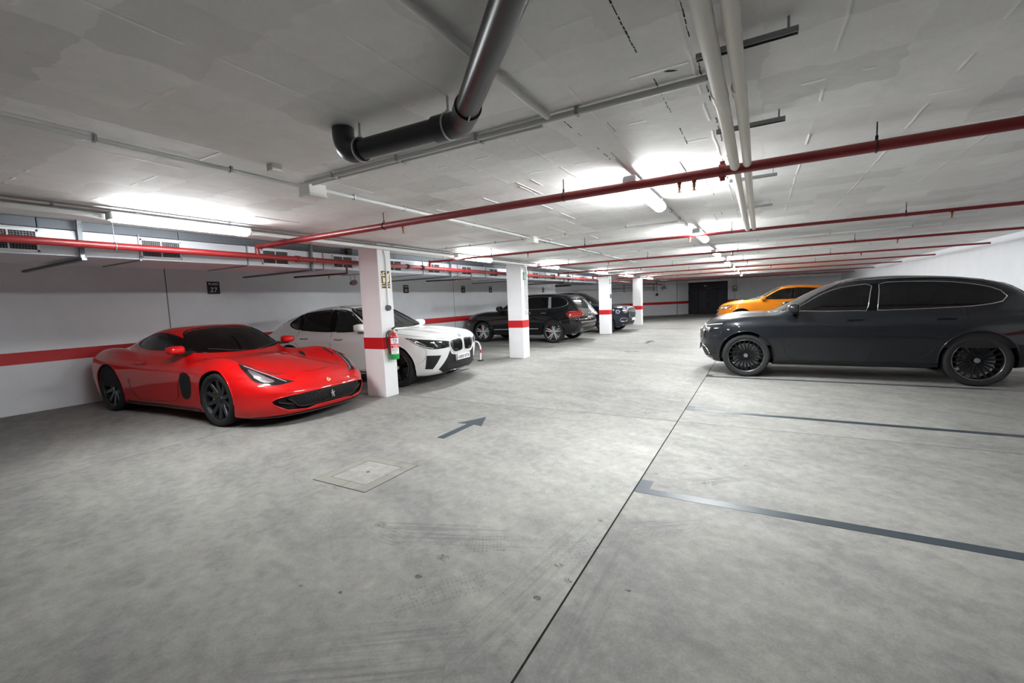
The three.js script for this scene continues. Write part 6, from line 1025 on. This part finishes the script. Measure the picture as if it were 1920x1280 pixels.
// ---------------------------------------------------------------- orange hatchback farther right
{
  const orange = phys(0xd07a08, 0.45, { specularIntensity: 0.25, metalness: 0.2, clearcoat: 1, clearcoatRoughness: 0.04 });
  const S = {
    bx0: -3.75, bx1: 1.0, by1: 1.64, bz: 1.04,
    top: spl([[-3.55, 0.95], [-3.1, 1.04], [-1.4, 1.0], [-0.5, 1.06], [-0.1, 1.05], [0.25, 1.01], [0.5, 0.96], [0.68, 0.9], [0.8, 0.82], [0.92, 0.7]]),
    nose: spl([[0.18, 0.68], [0.32, 0.79], [0.48, 0.83], [0.65, 0.83], [0.8, 0.79], [0.95, 0.68]]), noseBow: 0.24, noseBow4: 0.2, tail: spl([[0.3, -3.3], [0.6, -3.45], [0.9, -3.44], [1.1, -3.36]]), tailBow: 0.13,
    W: spl([[-3.5, 0.8], [-3.0, 0.88], [-2.62, 0.895], [-2.0, 0.88], [-0.8, 0.88], [0, 0.895], [0.45, 0.885], [0.85, 0.84]]), sec: spl([[0.18, -0.08], [0.32, -0.035], [0.5, -0.015], [0.7, 0], [0.86, -0.01], [1.05, -0.08]]),
    flares: [{ x: 0, y: 0.56, a: 0.03, s: 0.42, h: 0.3 }, { x: -2.62, y: 0.58, a: 0.03, s: 0.45, h: 0.32 }], topAdd: (x, z) => 0.026 * bump(x, 0.15, 0.5) * bump(z, 0.55, 0.16), crown: 0.07, bot: spl([[-3.5, 0.3], [-3, 0.22], [-0.4, 0.2], [0.45, 0.2], [0.82, 0.23]]), rF: 0.32, rR: 0.3, rTop: 0.12, rBot: 0.05,
    roof: spl([[-3.5, 0.95], [-3.35, 1.15], [-3.15, 1.36], [-2.95, 1.46], [-2.4, 1.54], [-1.8, 1.56], [-1.45, 1.53], [-1.15, 1.43], [-0.8, 1.25], [-0.45, 1.07], [-0.2, 0.92]]),
    gW: spl([[-3.3, 0.66], [-2.8, 0.75], [-1.2, 0.79], [-0.5, 0.76]]), gLow: 1.0, tumble: 0.28, tumble2: 0.16, gBow: 0.2, gMid: -1.7, gx0: -3.35, gx1: -0.25, rCrown: 0.07, rRail: 0.12, rBlend: 0.04,
    wheels: [{ x: 0, y: 0.345, r: 0.34, R: 0.395, z: 0.89, w: 0.225 }, { x: -2.62, y: 0.345, r: 0.34, R: 0.395, z: 0.895, w: 0.225 }],
    wheelStyle: { n: 5, kind: 'y', face: std(0x8c8f92, 0.3, { metalness: 0.8 }), barrel: std(0x1d1e20, 0.4, { metalness: 0.5 }), edge: std(0x9a9da0, 0.22, { metalness: 0.9 }) }, lipR: 0.012, lipMat: plastic,
    glass: [{ name: 'windshield', view: 'front', poly: round([[-0.66, 1.09], [0, 1.05], [0.66, 1.09], [0.58, 1.28], [0.52, 1.45], [0, 1.49], [-0.52, 1.45], [-0.58, 1.28]], 4), mat: glassDark, trim: gloss },
      { name: 'side_window', view: 'side', poly: round([[-0.72, 1.07, 1], [-1.2, 1.05], [-1.6, 1.05, 1], [-1.66, 1.44, 1], [-1.4, 1.42], [-1.15, 1.33]], 4), mat: glassDark, trim: gloss },
      { name: 'side_window', view: 'side', poly: round([[-1.72, 1.05, 1], [-2.2, 1.06], [-2.6, 1.1], [-2.85, 1.2], [-2.6, 1.36], [-2.2, 1.43], [-1.76, 1.45, 1]], 4), mat: glassDark, trim: gloss },
      { name: 'rear_window', view: 'rear', poly: round([[-0.52, 1.12], [0, 1.1], [0.52, 1.12], [0.46, 1.36], [0, 1.4], [-0.46, 1.36]], 4), mat: glassDark, trim: gloss }],
    recess: [], cabin: { dash: 0.62, rear: true },
  };
  const { car, B, add, both } = makeCar('hatchback_car', 'orange hatchback beyond the dark grey SUV', S, orange, [-0.72, 0, -21.2], 184 * R, 0.034); car.scale.setScalar(1.07);
  const U = p => B.uv(50, p), lo = round([[...U([0.26, 0.9, 0.84]), 1], [...U([0.5, 0.86, 0.74])], [...U([0.7, 0.815, 0.52])], [...U([0.78, 0.73, 0.46])], [...U([0.66, 0.7, 0.7])], [...U([0.44, 0.76, 0.83])]], 4);
  both('headlight', B.patch(50, lo, 0.004, 0.035, 0.01), lampClear); both('headlight_lens', B.patch(50, round([[...U([0.5, 0.82, 0.76])], [...U([0.64, 0.8, 0.62])], [...U([0.66, 0.745, 0.64])], [...U([0.52, 0.765, 0.78])]], 4), 0.006, 0.03, 0.004), lampChrome); both('headlight_rim', B.line(50, lo, 0.008, 0.003, true, 1), lampDark);
  add('grille', B.patch('front', round([[-0.44, 0.74, 1], [0.44, 0.74, 1], [0.36, 0.6, 1], [-0.36, 0.6, 1]], 3), 0.004, 0.06, 0.01), gloss); add('grille_strip', B.line('front', [[-0.46, 0.72], [-0.2, 0.665], [0, 0.65], [0.2, 0.665], [0.46, 0.72]], 0.012, 0.01, false, 4), chrome);
  add('lower_grille', B.patch('front', round([[-0.5, 0.44, 1], [0.5, 0.44, 1], [0.54, 0.29, 1], [-0.54, 0.29, 1]], 2), 0.004, 0.06, 0.01), plastic);
  both('fog_recess', B.patch(25, round([[...B.uv(25, [0.72, 0.5, 0.62])], [...B.uv(25, [0.56, 0.52, 0.8])], [...B.uv(25, [0.56, 0.36, 0.8])], [...B.uv(25, [0.72, 0.36, 0.62])]], 4), 0.004, 0.05, 0.01), plastic);
  plate(car, B, 'front', 0.5, '', 0.5, 0, 0.02);
  both('pillar_trim', B.patch('side', [[-1.6, 1.05], [-1.72, 1.05], [-1.76, 1.45], [-1.66, 1.44]], 0.003, 0.06, 0.006), gloss);
  both('door_gap', B.line('side', [[-0.58, 1.03], [-0.56, 0.66], [-0.6, 0.36], [-0.8, 0.31], [-1.56, 0.31], [-1.66, 0.6], [-1.66, 1.04]], 0.003, 0, false, 4), seam);
  for (const x of [-1.36, -2.25]) both('door_handle', B.line('side', [[x, 0.91], [x - 0.09, 0.92], [x - 0.18, 0.915]], 0.012, 0.016, false, 5, 8), orange);
  both('tail_light', B.patch('rear', round([[0.4, 1.0], [0.64, 1.0], [0.64, 0.86], [0.4, 0.88]], 4), 0.006, 0.05, 0.01), lampRed);
  mirrorPart(B, car, both, S, -0.76, 1.1, 0.14, orange, [0.12, 0.15, 0.23], plastic);
}
renderer.render(scene, camera);
